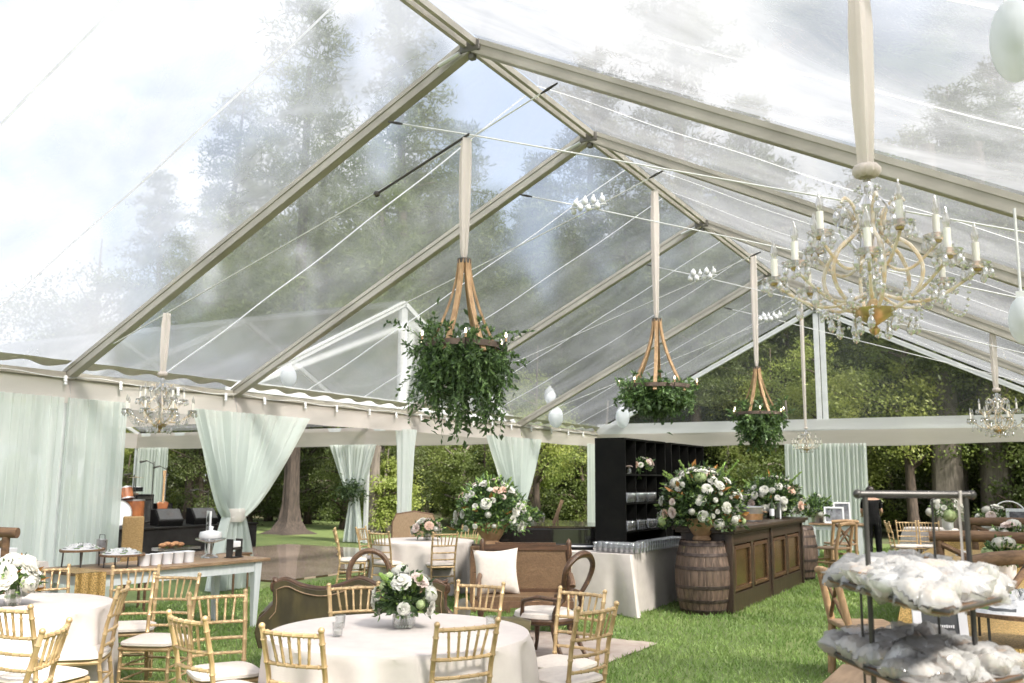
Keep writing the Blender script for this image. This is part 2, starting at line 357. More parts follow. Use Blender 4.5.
bg=N(nt,'ShaderNodeBackground'); bg.inputs[1].default_value=.12; wo=N(nt,'ShaderNodeOutputWorld')
nt.links.new(mx.outputs[2],bg.inputs[0]); nt.links.new(bg.outputs[0],wo.inputs[0])
S.view_settings.view_transform='Standard'; S.view_settings.look='None'; S.view_settings.gamma=1; S.view_settings.exposure=1.68
S.cycles.transparent_max_bounces=40; S.cycles.max_bounces=7; S.cycles.diffuse_bounces=4; S.cycles.transmission_bounces=4
S.cycles.use_denoising=True; S.cycles.sample_clamp_indirect=6; S.cycles.caustics_reflective=False; S.cycles.caustics_refractive=True

# ------------------------------------------------------------------ ground
MB().grid(lambda u,v:(-250+500*u,-200+500*v,-.004),2,2).build('ground',litter,smooth=False); tag(bpy.data.objects['ground'],kind='structure')
lw=MB(); 
lw.grid(lambda u,v:(-27+41*u+(.8*sin(9*v) if u in (0,1) else 0),-12+40*v+(.9*sin(7*u*3) if v==1 else 0),.002),20,20)
tag(lw.build('lawn',lawnm,smooth=False),kind='structure')
df=MB().box((-13.65,14.55,.02),(5.7,6.3,.03)); dfo=df.build('dance_floor',parq,smooth=False); tag(dfo,kind='structure')
# grass blades (uncountable)
def grass():
    n=210000
    d=3+21*rng.random(n)**1.05; px=rng.uniform(-.62,.62,n)+0
    fx,fy=-sin(yaw),cos(yaw); rx,ry=cos(yaw),sin(yaw)
    X=d*fx+px*d*rx; Y=d*fy+px*d*ry
    ok=(X>-10.4)&(X<1.3)&(Y<26)&~((X>-5.4)&(X<-3.6)&(Y>7.3)&(Y<9.4)); X,Y,d=X[ok],Y[ok],d[ok]; n=len(X)
    h=rng.uniform(.02,.05,n)*(1+d*.02); w=.0035+.0006*d; a=rng.uniform(0,2*PI,n); l=rng.normal(0,.5,(n,2))*h[:,None]
    b=np.stack([X,Y,np.zeros(n)],1); dx=np.stack([np.cos(a)*w,np.sin(a)*w,np.zeros(n)],1)
    V=np.stack([b-dx,b+dx,np.stack([X+l[:,0],Y+l[:,1],h],1)],1).reshape(-1,3); F=np.arange(3*n).reshape(-1,3)
    o=mobj('grass',arr_mesh('grass',V,F,grassm)); tag(o,'short bright green mown grass under the tent','grass',kind='stuff')
grass()
rg=MB().grid(lambda u,v:(-5.4+1.82*u+.012*sin(v*9),7.3+2.1*v+.01*sin(u*7),.016+.004*sin(40*u)*sin(31*v)),40,40).build('rug',rugm)
tag(rg,'faded beige patterned rug lying on the grass under the carved armchair','rug')

# ------------------------------------------------------------------ main tent
XR,XL,XRt=-4.727,-10.868,1.414; ZE,ZR=2.995,6.08
FY=[2.876,7.446,10.297,14.867,19.437,24.007]
tent=thing('frame_tent','large clear-roofed event tent with tan metal rafters and pale fabric valance covering the lawn','tent',(XR,13,0))
T0=Vector((XR,13,0))
def tp(mb,name,m,smooth=True,bevel=0): return mb.build(name,m,tent,smooth,loc=-T0,bevel=bevel)
def zroof(x): return ZR-(ZR-ZE)*abs(x-XR)/(XR-XL)
def rafter(y,side,w=.11,h=.15,mat=beam):
    a=Vector((XR,y,ZR)); b=Vector((XL if side<0 else XRt,y,ZE)); d=(b-a); L=d.length; d.normalize()
    ang=math.atan2(-d.z,abs(d.x)); R=Matrix.Rotation(ang if side>0 else PI-ang,3,'Y')
    R=Matrix((d,Vector((0,1,0)),d.cross(Vector((0,1,0))))).transposed()
    mb=MB(); c=(a+b)/2; n=R@Vector((0,0,1)); 
    if n.z<0: n=-n
    mb.box(c-n*.02,(L,w*.8,h),rot=R)
    mb.box(c-n*(.02+h/2-.02),(L-.03,w,.03),rot=R); mb.box(c+n*(h/2-.045),(L-.03,w,.05),rot=R)
    tp(mb,'rafter',mat,False)
for y in FY[:-1]:
    rafter(y,-1); rafter(y,1)
for s in (-1,1): rafter(FY[-1],s,.1,.12,beamw)
for i in range(len(FY)-1):
    y0,y1=FY[i],FY[i+1]
    mb=MB()
    for dx in (-.055,.055): mb.box((XR+dx,(y0+y1)/2,ZR-.02),(.045,y1-y0-.12,.07))
    tp(mb,'ridge_beam',beam,False)
    for xe in (XL,XRt):
        mb=MB(); mb.box((xe,(y0+y1)/2,ZE-.03),(.09,y1-y0-.1,.11)); mb.box((xe+(.07 if xe<XR else -.07),(y0+y1)/2,ZE-.045),(.03,y1-y0-.14,.03)); tp(mb,'eave_beam',beam,False)
for i,y in enumerate(FY):
    if i<len(FY)-1:
        mb=MB(); mb.box((XR,y,ZR-.05),(.24,.13,.12)); mb.box((XR,y,ZR-.14),(.07,.07,.07)); tp(mb,'ridge_bracket',M('bracket_grey',(.2,.19,.17),(.14,.13,.12),.5,.4),False,.015)
        mb=MB(); mb.tube([(XR-.35,y-.09,ZR-.2),(XR-.1,y-.09,ZR-.12)],.022); tp(mb,'locking_pin',beamw)
    for xe in (XL,XRt):
        mb=MB(); mb.box((xe,y,1.46),(.1,.1,2.92)); mb.box((xe,y,.01),(.25,.25,.02)); tp(mb,'leg',beamw,False)
# roof vinyl panels with slight billow, seams
for i in range(len(FY)-1):
    y0,y1=FY[i]+.002,FY[i+1]-.002
    for xe in (XL,XRt):
        def fn(u,v,y0=y0,y1=y1,xe=xe):
            x=XR+(xe-XR)*1.035*u; y=y0+(y1-y0)*v
            sag=.05*sin(PI*u)*sin(PI*v)+.012*sin(11*v+3*u)*sin(PI*v)+.01*sin(23*u+5*v)*sin(PI*v)
            if u>.97: sag-=.035*(.5+.5*cos(2*PI*(y1-y0)*v/.62))
            return (x,y,zroof(x)+.105-sag)
        tp(MB().grid(fn,40,24),'roof_panel',vinyl0 if i==0 else vinyl)
        ns=2 if y1-y0>4 else 1
        for k in range(ns):
            v=(k+1)/(ns+1)
            mb=MB(); P=[fn(u/20*.965,v) for u in range(21)]; 
            V=[]; 
            for p in P: V+= [(p[0],p[1]-.014,p[2]-.006),(p[0],p[1]+.014,p[2]-.006)]
            mb.add(V,[(2*q,2*q+1,2*q+3,2*q+2) for q in range(20)]); tp(mb,'weld_seam',M('seam_white',(.9,.9,.9),None,.5,trans=.7))
# eave hems, laces
for xe,s in ((XL,1),(XRt,-1)):
    for i in range(len(FY)-1):
        y0,y1=FY[i]+.06,FY[i+1]-.06
        tp(MB().grid(lambda u,v:(xe+s*(.03+.13*u+.02*cos((y0+(y1-y0)*v)*2*PI/.62)),y0+(y1-y0)*v,ZE+.10-.0*u+.06*u+.025*cos((y0+(y1-y0)*v)*2*PI/.62)*(1-u)),4,60),'roof_hem',M('hem_fabric',(.66,.63,.56),(.58,.55,.48),.8))
        # valance cloth
        tp(MB().grid(lambda u,v:(xe+s*(.05+.03*sin(v*17+3*u)*u+.05*u),y0-.06+(y1-y0+.12)*v,ZE-.03-.35*u-.025*u*sin(PI*v)),8,60),'valance',valm)
# back gable: clear vinyl, white posts, white valance
YG=FY[-1]
gv=MB(); gv.add([(XL+.1,YG,ZE+.12),(XRt-.1,YG,ZE+.12),(XR,YG,ZR-.02)],[(0,1,2)]); tp(gv,'gable_panel',vinyl2,False)
tp(MB().box((XR+.16,YG+.02,(3.2+5.95)/2),(.13,.07,2.75)).box((XR+.01,YG+.02,(3.2+5.95)/2),(.13,.09,2.75)),'gable_post',beamw,False,.01)
tp(MB().box((XR,YG+.03,ZE+.0),(XRt-XL-.2,.08,.12)),'gable_beam',beamw,False)
tp(MB().grid(lambda u,v:(XL+.05+(XRt-XL-.1)*u,YG-.06-.015*sin(u*31)-.02*v,3.24-.28*v-.02*sin(PI*u*3)*(v)),80,4),'valance',valw)
tp(MB().grid(lambda u,v:(XL+.05+(XRt-XL-.1)*u,YG-.085-.03*v-.02*sin(u*23),2.95-.37*v-.03*sin(PI*u*4)*v),80,5),'valance',valm)
# cross cables under the ridge at each frame
for i,y in enumerate(FY[:-1]):
    for s in (-1,1):
        mb=MB(); a=Vector((XR-s*1.0,y-.06,zroof(XR-1.0)-.16)); c=Vector((XR,y-.03*s,5.10)); e=Vector((XR+s*5.2,y-.05,zroof(XR-5.2)-.14))
        mb.tube([a,c,e],.008,5); tp(mb,'bracing_cable',steelw)
        d=(c-a).normalized(); mb=MB(); mb.tube([a,a+d*.12,a+d*.2],[.009,.016,.008],6); tp(mb,'turnbuckle',greym)
mb=MB(); a=Vector((XR,FY[1]-.03,5.11)); b=Vector((-5.88,7.42,4.66)); mb.tube([a+Vector((.0,0,.0)),b],.014,6); mb.ball(b,.035); tp(mb,'cable_sleeve',darkm)
# festoon bulbs along the left eave
fs=thing('festoon_lights','row of small white sockets and bulbs strung along the left eave beam','string lights',(XL+.12,12,2.9))
y=4.6; k=0
cab=MB(); cab.tube([(0,yy-12,.05+.02*sin(yy*5)) for yy in np.linspace(4.4,23.6,90)],.006,5); cab.build('cable',steelw,fs)
while y<23.5:
    mb=MB(); mb.tube([(0,y-12,.06),(0.01,y-12,-.02)],.022,8); mb.ball((.012,y-12,-.045),.024); mb.build('bulb',whitep,fs)
    y+=.8+.3*random.random()
for i,y in enumerate(FY[2:5]):    # white blossom-like bulb clusters at the cable crossings
    t=thing('bulb_cluster','cluster of white glass bulbs under the ridge, '+['nearest the camera of three','middle of the three along the ridge','farthest of the three along the ridge'][i],'lamp',(XR,y-.1,5.1),0,'white bulb clusters under the ridge')
    for k in range(8):
        mb=MB(); x=-.2+.057*k; zz=.03*random.random()+(.05 if k%2 else -.03); mb.ball((x,random.uniform(-.04,.04),zz),random.uniform(.032,.048),10,8,(1,1,1.25)); mb.tube([(x,0,zz+.03),(x,0,zz+.075)],.014,6); mb.build('globe',whitep,t)
    MB().tube([(-.24,0,.0),(.26,0,0)],.01,5).build('bar',steelw,t)
for i,(x,yy,z,r,lb) in enumerate([(-10.3,10.9,3.28,.16,'frosted disc lamp hanging from the second left rafter above the gathered drape'),(-10.5,20.7,3.25,.28,'frosted disc lamp hanging at the eave left of the black shelves'),(-10.1,19.6,3.68,.2,'small frosted disc lamp high on the rafter behind the leafy chandelier'),(-9.9,23.6,3.4,.3,'frosted disc lamp just above the tall black shelf unit'),(.03,3.91,3.41,.16,'large frosted disc lamp at the upper right corner by the roof'),(-.02,5.65,2.57,.13,'frosted disc lamp at right edge beside the crystal chandelier')]):
    t=thing('disc_lamp',lb,'lamp',(x,yy,z),0,'frosted disc lamps under the rafters')
    mb=MB(); mb.ball((0,0,0),r,20,14,(.55,1,1)); mb.build('shade',frost,t)
    mb=MB(); mb.ball((0,0,0),r*.3,10,8); mb.build('bulb',whitep,t)
    mb=MB(); mb.tube([(0,0,r),(0,0,r+max(.05,min(.5,zroof(x)-z-r-.1)))],.008,5); mb.box((0,0,r+.01),(.05,.05,.04)); mb.build('bracket',steelw,t)

# ------------------------------------------------------------------ dance-floor tent (adjoining)
AX0,AX1,AY0,AY1,AYc=XL,-24.6,10.297,19.437,14.867; AZR=5.2
at=thing('marquee_tent','smaller clear-topped marquee with white legs covering the dance floor and stage','tent',(-17.7,AYc,0)); A0=Vector((-17.7,AYc,0))
def ap(mb,name,m,smooth=True): return mb.build(name,m,at,smooth,loc=-A0)
ax=[XL-.12,-15.44,-20.0,-24.6]
for i,x in enumerate(ax):
    for ye in (AY0,AY1):
        a=Vector((x,AYc,AZR)); b=Vector((x,ye,ZE)); d=(b-a); L=d.length; d.normalize(); R=Matrix((d,Vector((1,0,0)),d.cross(Vector((1,0,0))))).transposed()
        ap(MB().box((a+b)/2,(L,.09,.1),rot=R),'rafter',beamw,False)
        if i: ap(MB().box((x,ye,1.45),(.09,.09,2.9)),'leg',beamw,False)
for i in range(3):
    x0,x1=ax[i],ax[i+1]
    ap(MB().box(((x0+x1)/2,AYc,AZR),(abs(x1-x0)-.1,.08,.08)),'ridge_beam',beamw,False)
    for ye in (AY0,AY1):
        ap(MB().box(((x0+x1)/2,ye,ZE-.03),(abs(x1-x0)-.1,.08,.1)),'eave_beam',beamw,False)
        ap(MB().grid(lambda u,v:(x0+(x1-x0)*v,AYc+(ye-AYc)*u*1.02,AZR+.08-(AZR-ZE)*u*1.0-.06*sin(PI*u)*sin(PI*v)),12,8),'roof_panel',vinyl)
        s=1 if ye<AYc else -1
        ap(MB().grid(lambda u,v:(x0+(x1-x0)*v,ye+s*(.05+.02*sin(v*19)+.02*u),ZE+.02-.47*u-.03*u*sin(PI*v)),6,30),'valance',valm)
gx=XL-.14
ap(MB().add([(gx,AY0,ZE+.1),(gx,AY1,ZE+.1),(gx,AYc,AZR)],[(0,1,2)]),'gable_panel',vinyl2,False)
ap(MB().box((gx,AYc,4.1),(.08,.2,2.1)),'gable_post',beamw,False)
ap(MB().box((gx-.02,AYc,ZE+.14),(.06,AY1-AY0,.16)),'gable_beam',beamw,False)
ap(MB().grid(lambda u,v:(-24.55,AY0+(AY1-AY0)*v,ZE+.02-.47*u),5,30),'valance',valm)

# ------------------------------------------------------------------ curtains
def pleat(w,amp,n,ph=0): return lambda u: amp*sin(u*n*2*PI+ph)+.4*amp*sin(u*n*5.3+ph)
def curtain(name,label,wall,a,b,ztop,zbot=.03,tie=None,n=10,amp=.035,ground=True,cat='curtain',group='mint drapes',wrapc=None):
    """wall 'x': hangs in plane x=const (a,b are y range); wall 'y' the other way. tie=(pos,z,halfwidth,basehalf)"""
    ax_,pos=wall; mid=(a+b)/2
    org=Vector((pos,mid,0)) if ax_=='x' else Vector((mid,pos,0))
    t=thing(name,label,cat,org,0,group)
    n=int(n*1.5); amp*=.8; nv=40; nu=n*9
    def fn(u,v):
        z=ztop+(zbot-ztop)*v; sfull=a+(b-a)*u; am=amp
        if tie:
            tpz,tz,hw,bh=tie; e_l,e_r=a,b
            if z>tz:
                k=(z-tz)/(ztop-tz); k=k**1.35 if k>0 else 0
                kk=math.sqrt(max(0,min(1,(z-tz)/(ztop-tz))))
                kk=.35*kk+.65*((z-tz)/(ztop-tz))**.9
                l=tpz-hw+(a-(tpz-hw))*kk; r=tpz+hw+(b-(tpz+hw))*kk
                am=amp*(1.0+.8*(1-kk))
            else:
                k=(tz-z)/(tz-zbot); k=k**.8
                l=tpz-hw-(bh-hw)*k; r=tpz+hw+(bh-hw)*k; am=amp*(1.4+.5*k)
            sfull=l+(r-l)*u
        ph=.5*sin(3*v+u*4)+1.1*sin(u*n*1.37+mid); am*=.55+.8*abs(sin(u*n*.83+mid*3))
        off=am*(sin(u*n*2*PI+ph)+.45*sin(u*n*2*PI*1.7+1.3+2*v)); sl=am*.5*cos(u*n*2*PI+ph)
        if ax_=='x': return Vector((pos+off,sfull+sl*.3,z))-org
        return Vector((sfull+sl*.3,pos+off,z))-org
    MB().grid(fn,nu,nv).build('drape',curm,t)
    if tie:
        tpz,tz,hw,bh=tie
        c=(Vector((pos,tpz,tz)) if ax_=='x' else Vector((tpz,pos,tz)))-org
        mb=MB(); mb.lathe([(hw*.95,-.1),(hw*1.08,-.04),(hw*1.0,0),(hw*1.08,.05),(hw*.95,.1)],c,20,lambda i,a_,r:r*(1+.05*sin(a_*7+i))); mb.build('tie_band',strapm,t)
    return t
CX=XL+.16
curtain('curtain','pale mint sheer curtain at the far left edge, hanging straight','x' and ('x',CX),4.3,7.32,2.68,n=17)
curtain('curtain','pale mint sheer curtain hanging straight beside the band opening','x' and ('x',CX),7.36,8.25,2.68,n=7)
curtain('curtain','wide mint curtain gathered with a band beside the farm table',('x',CX+.02),9.36,11.85,2.68,tie=(10.27,1.12,.15,.42),n=14,amp=.05)
curtain('curtain','mint curtain gathered to one side behind the flower urn and piano',('x',CX+.02),17.6,20.3,2.66,tie=(19.1,1.1,.14,.3),n=12,amp=.05)
curtain('curtain','mint curtain at the back left corner, mostly behind the black shelves',('x',CX+.02),23.0,23.9,2.66,n=6)
curtain('curtain','straight mint curtain on the back wall behind the bar and farm table',('y',YG-.14),-5.6,-3.62,2.62,n=13)
curtain('curtain','grey-green curtain gathered at a post on the far side of the dance floor',('y',AY1-.12),-16.7,-15.05,2.56,tie=(-15.75,1.2,.1,.3),n=10,amp=.05)
curtain('curtain','distant mint curtain behind the band instruments',('y',AY1-.12),-24.4,-23.0,2.56,n=8)
pc=thing('post_drape','mint fabric wrapped tightly round the tent leg behind the back round table','curtain',(XL+.05,14.8,0))
MB().lathe([(.15,.02),(.13,.5),(.14,1.4),(.17,2.3),(.2,2.64)],(0,0,0),40,lambda i,a,r:r*(1+.09*sin(a*9)+.04*sin(a*4+i))).build('drape',curm,pc)
# greenery on far curtain tie
P=rng.normal(0,1,(500,3))*[.2,.06,.12]+[-15.75,AY1-.25,1.35]; V,F=leaves(P,.12,.04)
o=leafobj('greenery_swag',[(V-np.array([-15.75,AY1-.25,1.35]),F,lf_dark)],None,(-15.75,AY1-.25,1.35)); tag(o,'dusky green leaf swag tied on the far gathered curtain','garland')

# ------------------------------------------------------------------ chiavari chairs
def bamboo(mb,pts,r,n=7,step=.115):
    pts=[Vector(p) for p in pts]; out=[];rs=[]
    for i in range(len(pts)-1):
        a,b=pts[i],pts[i+1]; L=(b-a).length; m=max(1,round(L/step))
        for k in range(m):
            for t,q in ((0,1.0),(.42,1.0),(.5,1.32),(.58,1.0)):
                out.append(a+(b-a)*((k+t)/m)); rs.append(r*q)
    out.append(pts[-1]); rs.append(r); mb.tube(out,rs,n)
def chiavari():
    t=thing('chiavari_chair','x','chair')
    mb=MB(); mb.grid(lambda u,v:((-.2+.4*u)*(1-.06*(v)),(-.19+.39*v),.425+.0*u),1,1)
    mb=MB(); 
    for p in (((-.19,.18),(.19,.18)),((-.17,-.19),(.17,-.19)),((-.19,.18),(-.17,-.19)),((.19,.18),(.17,-.19))): mb.tube([(*p[0],.43),(*p[1],.43)],.017,8)
    mb.box((0,0,.435),(.36,.36,.02)); mb.build('seat_frame',gold,t)
    mb=MB(); mb.grid(lambda u,v:(lambda a,b:((.205*(abs(a)**.55)*(1 if a>0 else -1))*(1-.04*v),.2*(abs(b)**.55)*(1 if b>0 else -1),.455+.04*(max(0,1-max(abs(a),abs(b))**5))**.6))(2*u-1,2*v-1),14,14)
    mb.grid(lambda u,v:(-.2+.4*u,-.195+.39*v,.447),1,1)
    for k in range(1): pass
    s_=MB(); 
    rr=[(0.0,.44),(.19,.445),(.212,.458),(.21,.475),(.17,.492),(.0,.5)]
    def sq(i,a,r): 
        c,s=abs(cos(a)),abs(sin(a)); return r*(1/((c**5+s**5)**.2))
    s_.lathe(rr,(0,0,0),32,sq); s_.build('seat_cushion',cush,t)
    for s in (-1,1):
        mb=MB(); bamboo(mb,[(s*.185,.18,0),(s*.185,.175,.43)],.0135); mb.build('leg',gold,t)
        mb=MB(); bamboo(mb,[(s*.175,-.25,0),(s*.172,-.19,.43),(s*.178,-.225,.68),(s*.185,-.285,.915)],.0145); mb.ball((s*.186,-.287,.925),.018); mb.build('leg',gold,t)
        mb=MB(); bamboo(mb,[(s*.185,.18,.2),(s*.174,-.22,.2)],.009); mb.build('stretcher',gold,t)
        mb=MB(); bamboo(mb,[(s*.185,.18,.3),(s*.173,-.2,.3)],.009); mb.build('stretcher',gold,t)
    for yy,z in ((.18,.2),(.18,.29),(-.222,.2),(-.21,.3)):
        mb=MB(); bamboo(mb,[(-.18,yy,z),(.18,yy,z)],.009); mb.build('stretcher',gold,t)
    def bow(y0,z,r,nm):
        mb=MB(); pts=[(x,y0-.03*(1-(x/.18)**2),z) for x in np.linspace(-.18,.18,7)]; bamboo(mb,pts,r,7,.09); mb.build(nm,gold,t)
    bow(-.278,.895,.0125,'top_rail'); bow(-.238,.735,.0105,'back_rail'); bow(-.218,.635,.0105,'back_rail'); bow(-.205,.54,.0105,'back_rail')
    for k in range(5):
        x=-.115+.0575*k; b=-.03*(1-(x/.18)**2); mb=MB(); bamboo(mb,[(x*.85,-.238+b,.735),(x*1.05,-.278+b,.895)],.0078,6,.08); mb.build('spindle',gold,t)
    return t
ch=chiavari()
fc=Vector((-3.55,4.84)); lc=Vector((-6.70,4.28)); bc=Vector((-8.3,11.9))
def V2(*a): return Vector(a)
# (back mid xy, facing angle deg (direction the sitter looks, measured from +x), label, group)
def tocenter(p,c): return math.degrees(math.atan2(c[1]-p[1],c[0]-p[0]))
G1,G2,G3='gold chairs round the front table','gold chairs round the left table','gold chairs round the back table'
spots=[
 ((-2.75,4.37),None,fc,'gold chair at the front right of the nearest round table, back to camera',G1),
 ((-3.42,3.72),None,fc,'gold chair at the front left of the nearest round table, back to camera',G1),
 ((-4.42,5.45),None,fc,'gold bamboo chair beyond the nearest round table, left of its bouquet',G1),
 ((-3.70,6.05),None,fc,'gold bamboo chair beyond the nearest round table, right of its bouquet',G1),
 ((-2.86,6.05),-97,fc,'gold chair right of the nearest round table, farther of the two there',G1),
 ((-2.42,5.34),165,fc,'gold chair right of the nearest round table, closer one with its seat showing',G1),
 ((-4.86,4.56),-30,fc,'gold bamboo chair on the grass left of the nearest round table, seat turned to it',G1),
 ((-4.22,3.74),80,fc,'small-looking gold chair back between the two round tables, cut by the bottom edge',G1),
 ((-5.44,3.46),97,lc,'gold bamboo chair back cut off by the left edge in front of the left table',G2),
 ((-4.50,3.13),216,lc,'gold chair seen edge-on at the bottom left, right of the leftmost chair',G2),
 ((-5.74,4.50),222,lc,'gold chair right of the left round table with a large ivory seat, back leaning right',G2),
 ((-6.82,5.46),-45,lc,'gold chair behind the left round table in front of the farm table legs',G2),
 ((-6.03,5.22),-66,lc,'gold chair seen side-on right of the left table, farther than the one leaning right',G2),
 ((-7.43,5.03),-20,lc,'gold chair on the far side of the left round table, behind its flowers',G2),
 ]
first=True
def place(mid,ang,c,label,group):
    global first
    if ang is None: ang=tocenter(mid,c)
    a=math.radians(ang); d=Vector((cos(a),sin(a))); seat=Vector(mid)+d*.285; rz=a-PI/2
    if first: ch.location=(*seat,0); ch.rotation_euler=(0,0,rz); ch['label']=label; ch['group']=group; first=False; return ch
    return dup(ch,(*seat,0),rz,label,group)
for m_,a_,c_,l_,g_ in spots: place(m_,a_,c_,l_,g_)
rv,nv_=Vector((.82,.57)),Vector((.57,-.82))   # right / toward camera around the back table
for off,dep,l_,a_ in ((-.66,.85,'gold chair at the near left of the back round table, back to camera',None),(.3,1.02,'gold chair at the near right of the back round table, back to camera',None),(-1.36,.1,'gold chair pulled out edge-on at the far left of the back round table',None),(-1.0,-.35,'gold chair just behind the edge-on one at the left of the back round table',None),(.75,-.75,'gold chair at the far right of the back round table, facing the camera',None),(1.12,-.1,'gold chair right of the back round table, half behind the stone-coloured urn',None)):
    p=bc+rv*off+nv_*dep; place(p,a_,bc,l_,G3)
place((-2.62,19.3),20,bc,'far gold chair in side view beside the person in black',"gold chairs at the far right tables")
place((-2.35,19.9),-70,bc,'far gold chair behind the grey-clothed table beside the person in black',"gold chairs at the far right tables")
place((-1.95,20.0),-75,bc,'far gold chair nearest the white vase of flowers at the far right',"gold chairs at the far right tables")

# ------------------------------------------------------------------ round tables
def round_table(c,r,label,clabel,flutes=16,h=.75,seed=0):
    t=thing('round_table',label,'table',(c[0],c[1],0),0,'round banquet tables')
    MB().lathe([(.001,h-.03),(r,h-.03),(r,h-.008),(.001,h-.008)],n=48).build('tabletop',tanw,t)
    for k in range(4):
        a=PI/4+k*PI/2; MB().tube([(r*.6*cos(a),r*.6*sin(a),0),(r*.55*cos(a),r*.55*sin(a),h-.03)],.016).build('leg',greym,t)
    random.seed(seed); ph=[random.uniform(0,6.28) for _ in range(4)]
    L=26
    prof=[(.001,h),(r*.5,h+.0005),(r*.97,h),(r,h-.004),(r+.008,h-.02)]+[(r+.008+.04*(k/L)**.8,h-.02-(h-.03)*k/L) for k in range(1,L+1)]
    def wave(i,a,rr):
        if i<4: return rr
        k=(i-4)/L; amp=.07*k**.45
        w=sin(a*flutes+ph[0]+.6*sin(a*3+ph[1]))*.6+sin(a*(flutes*.62)+ph[2]+sin(2*a))*.4
        return rr+amp*(w if w>0 else w*.75)
    o=MB().lathe(prof,(0,0,0),220,wave).build('tablecloth',linen); o.location=(c[0],c[1],0); tag(o,clabel,'tablecloth',group='white round tablecloths')
round_table(fc,.81,'round table under the nearest white cloth at bottom centre','white floor-length cloth on the nearest round table with the glass vase of flowers',seed=3)
round_table(lc,.70,'round table under the white cloth at the left edge','white floor-length cloth on the round table at the left edge',seed=5)
round_table(bc,.76,'round table under the white cloth near the dance floor','white floor-length cloth on the distant round table beside the dance floor',14,seed=8)

# ------------------------------------------------------------------ flowers
def bloom_mesh(name,mat,layers=4,seed=0,loose=.0):
    random.seed(seed); mb=MB()
    for L in range(layers):
        n=4+2*L; el=math.radians(82-72*L/(layers-1)); R=.35+.65*L/(layers-1)
        for k in range(n):
            a=2*PI*(k+.5*(L%2)+random.uniform(-.12,.12))/n; e=el+random.uniform(-.12,.12)-loose*L*.08
            d=Vector((cos(a)*cos(e),sin(a)*cos(e),sin(e))); s=Vector((-sin(a),cos(a),0)); upv=s.cross(d)*-1
            w=.42*R+.12
            def fn(u,v,d=d,s=s,R=R,w=w,a=a):
                x=(u-.5)*2; wid=w*sin(PI*min(1,.15+.78*v))**.7
                p=d*(R*v)+s*x*wid+ Vector((0,0,1))*(.28*R*v*(1-v)*2)+ (Vector((0,0,1))-d*d.z)*(.12*R*x*x)
                return p+Vector((0,0,-.15))
            mb.grid(fn,3,4)
    mb.ball((0,0,-.05),.32,8,6)
    return mb.mesh(name,mat)
def hyd_mesh(name,mat,seed=0):
    r=np.random.default_rng(seed); n=230; P=r.normal(size=(n,3)); P/=np.linalg.norm(P,axis=1,keepdims=True); P[:,2]=np.abs(P[:,2])*.9-.25
    Vs=[];Fs=[];off=0
    mb=MB()
    for p in P:
        p=Vector(p)*random.uniform(.85,1.0); nrm=p.normalized(); t=nrm.orthogonal().normalized(); b=nrm.cross(t); a0=random.uniform(0,6)
        for k in range(4):
            a=a0+k*PI/2; q=t*cos(a)+b*sin(a); s=nrm.cross(q); mb.add([p,p+q*.12+s*.09+nrm*.03,p+q*.21+nrm*.01,p+q*.12-s*.09+nrm*.03],[(0,1,2,3)])
    mb.ball((0,0,0),.66,10,8,(1,1,.85)); return mb.mesh(name,mat)
BL={'w':bloom_mesh('rose_bloom',petw,5,1),'w2':bloom_mesh('peony_bloom',petw,4,2,1.5),'p':bloom_mesh('peach_bloom',petp,4,3),'b':bloom_mesh('blush_bloom',petb,5,4),'h':hyd_mesh('hydrangea_bloom',petw,5),'g':hyd_mesh('green_bloom',petg,6)}
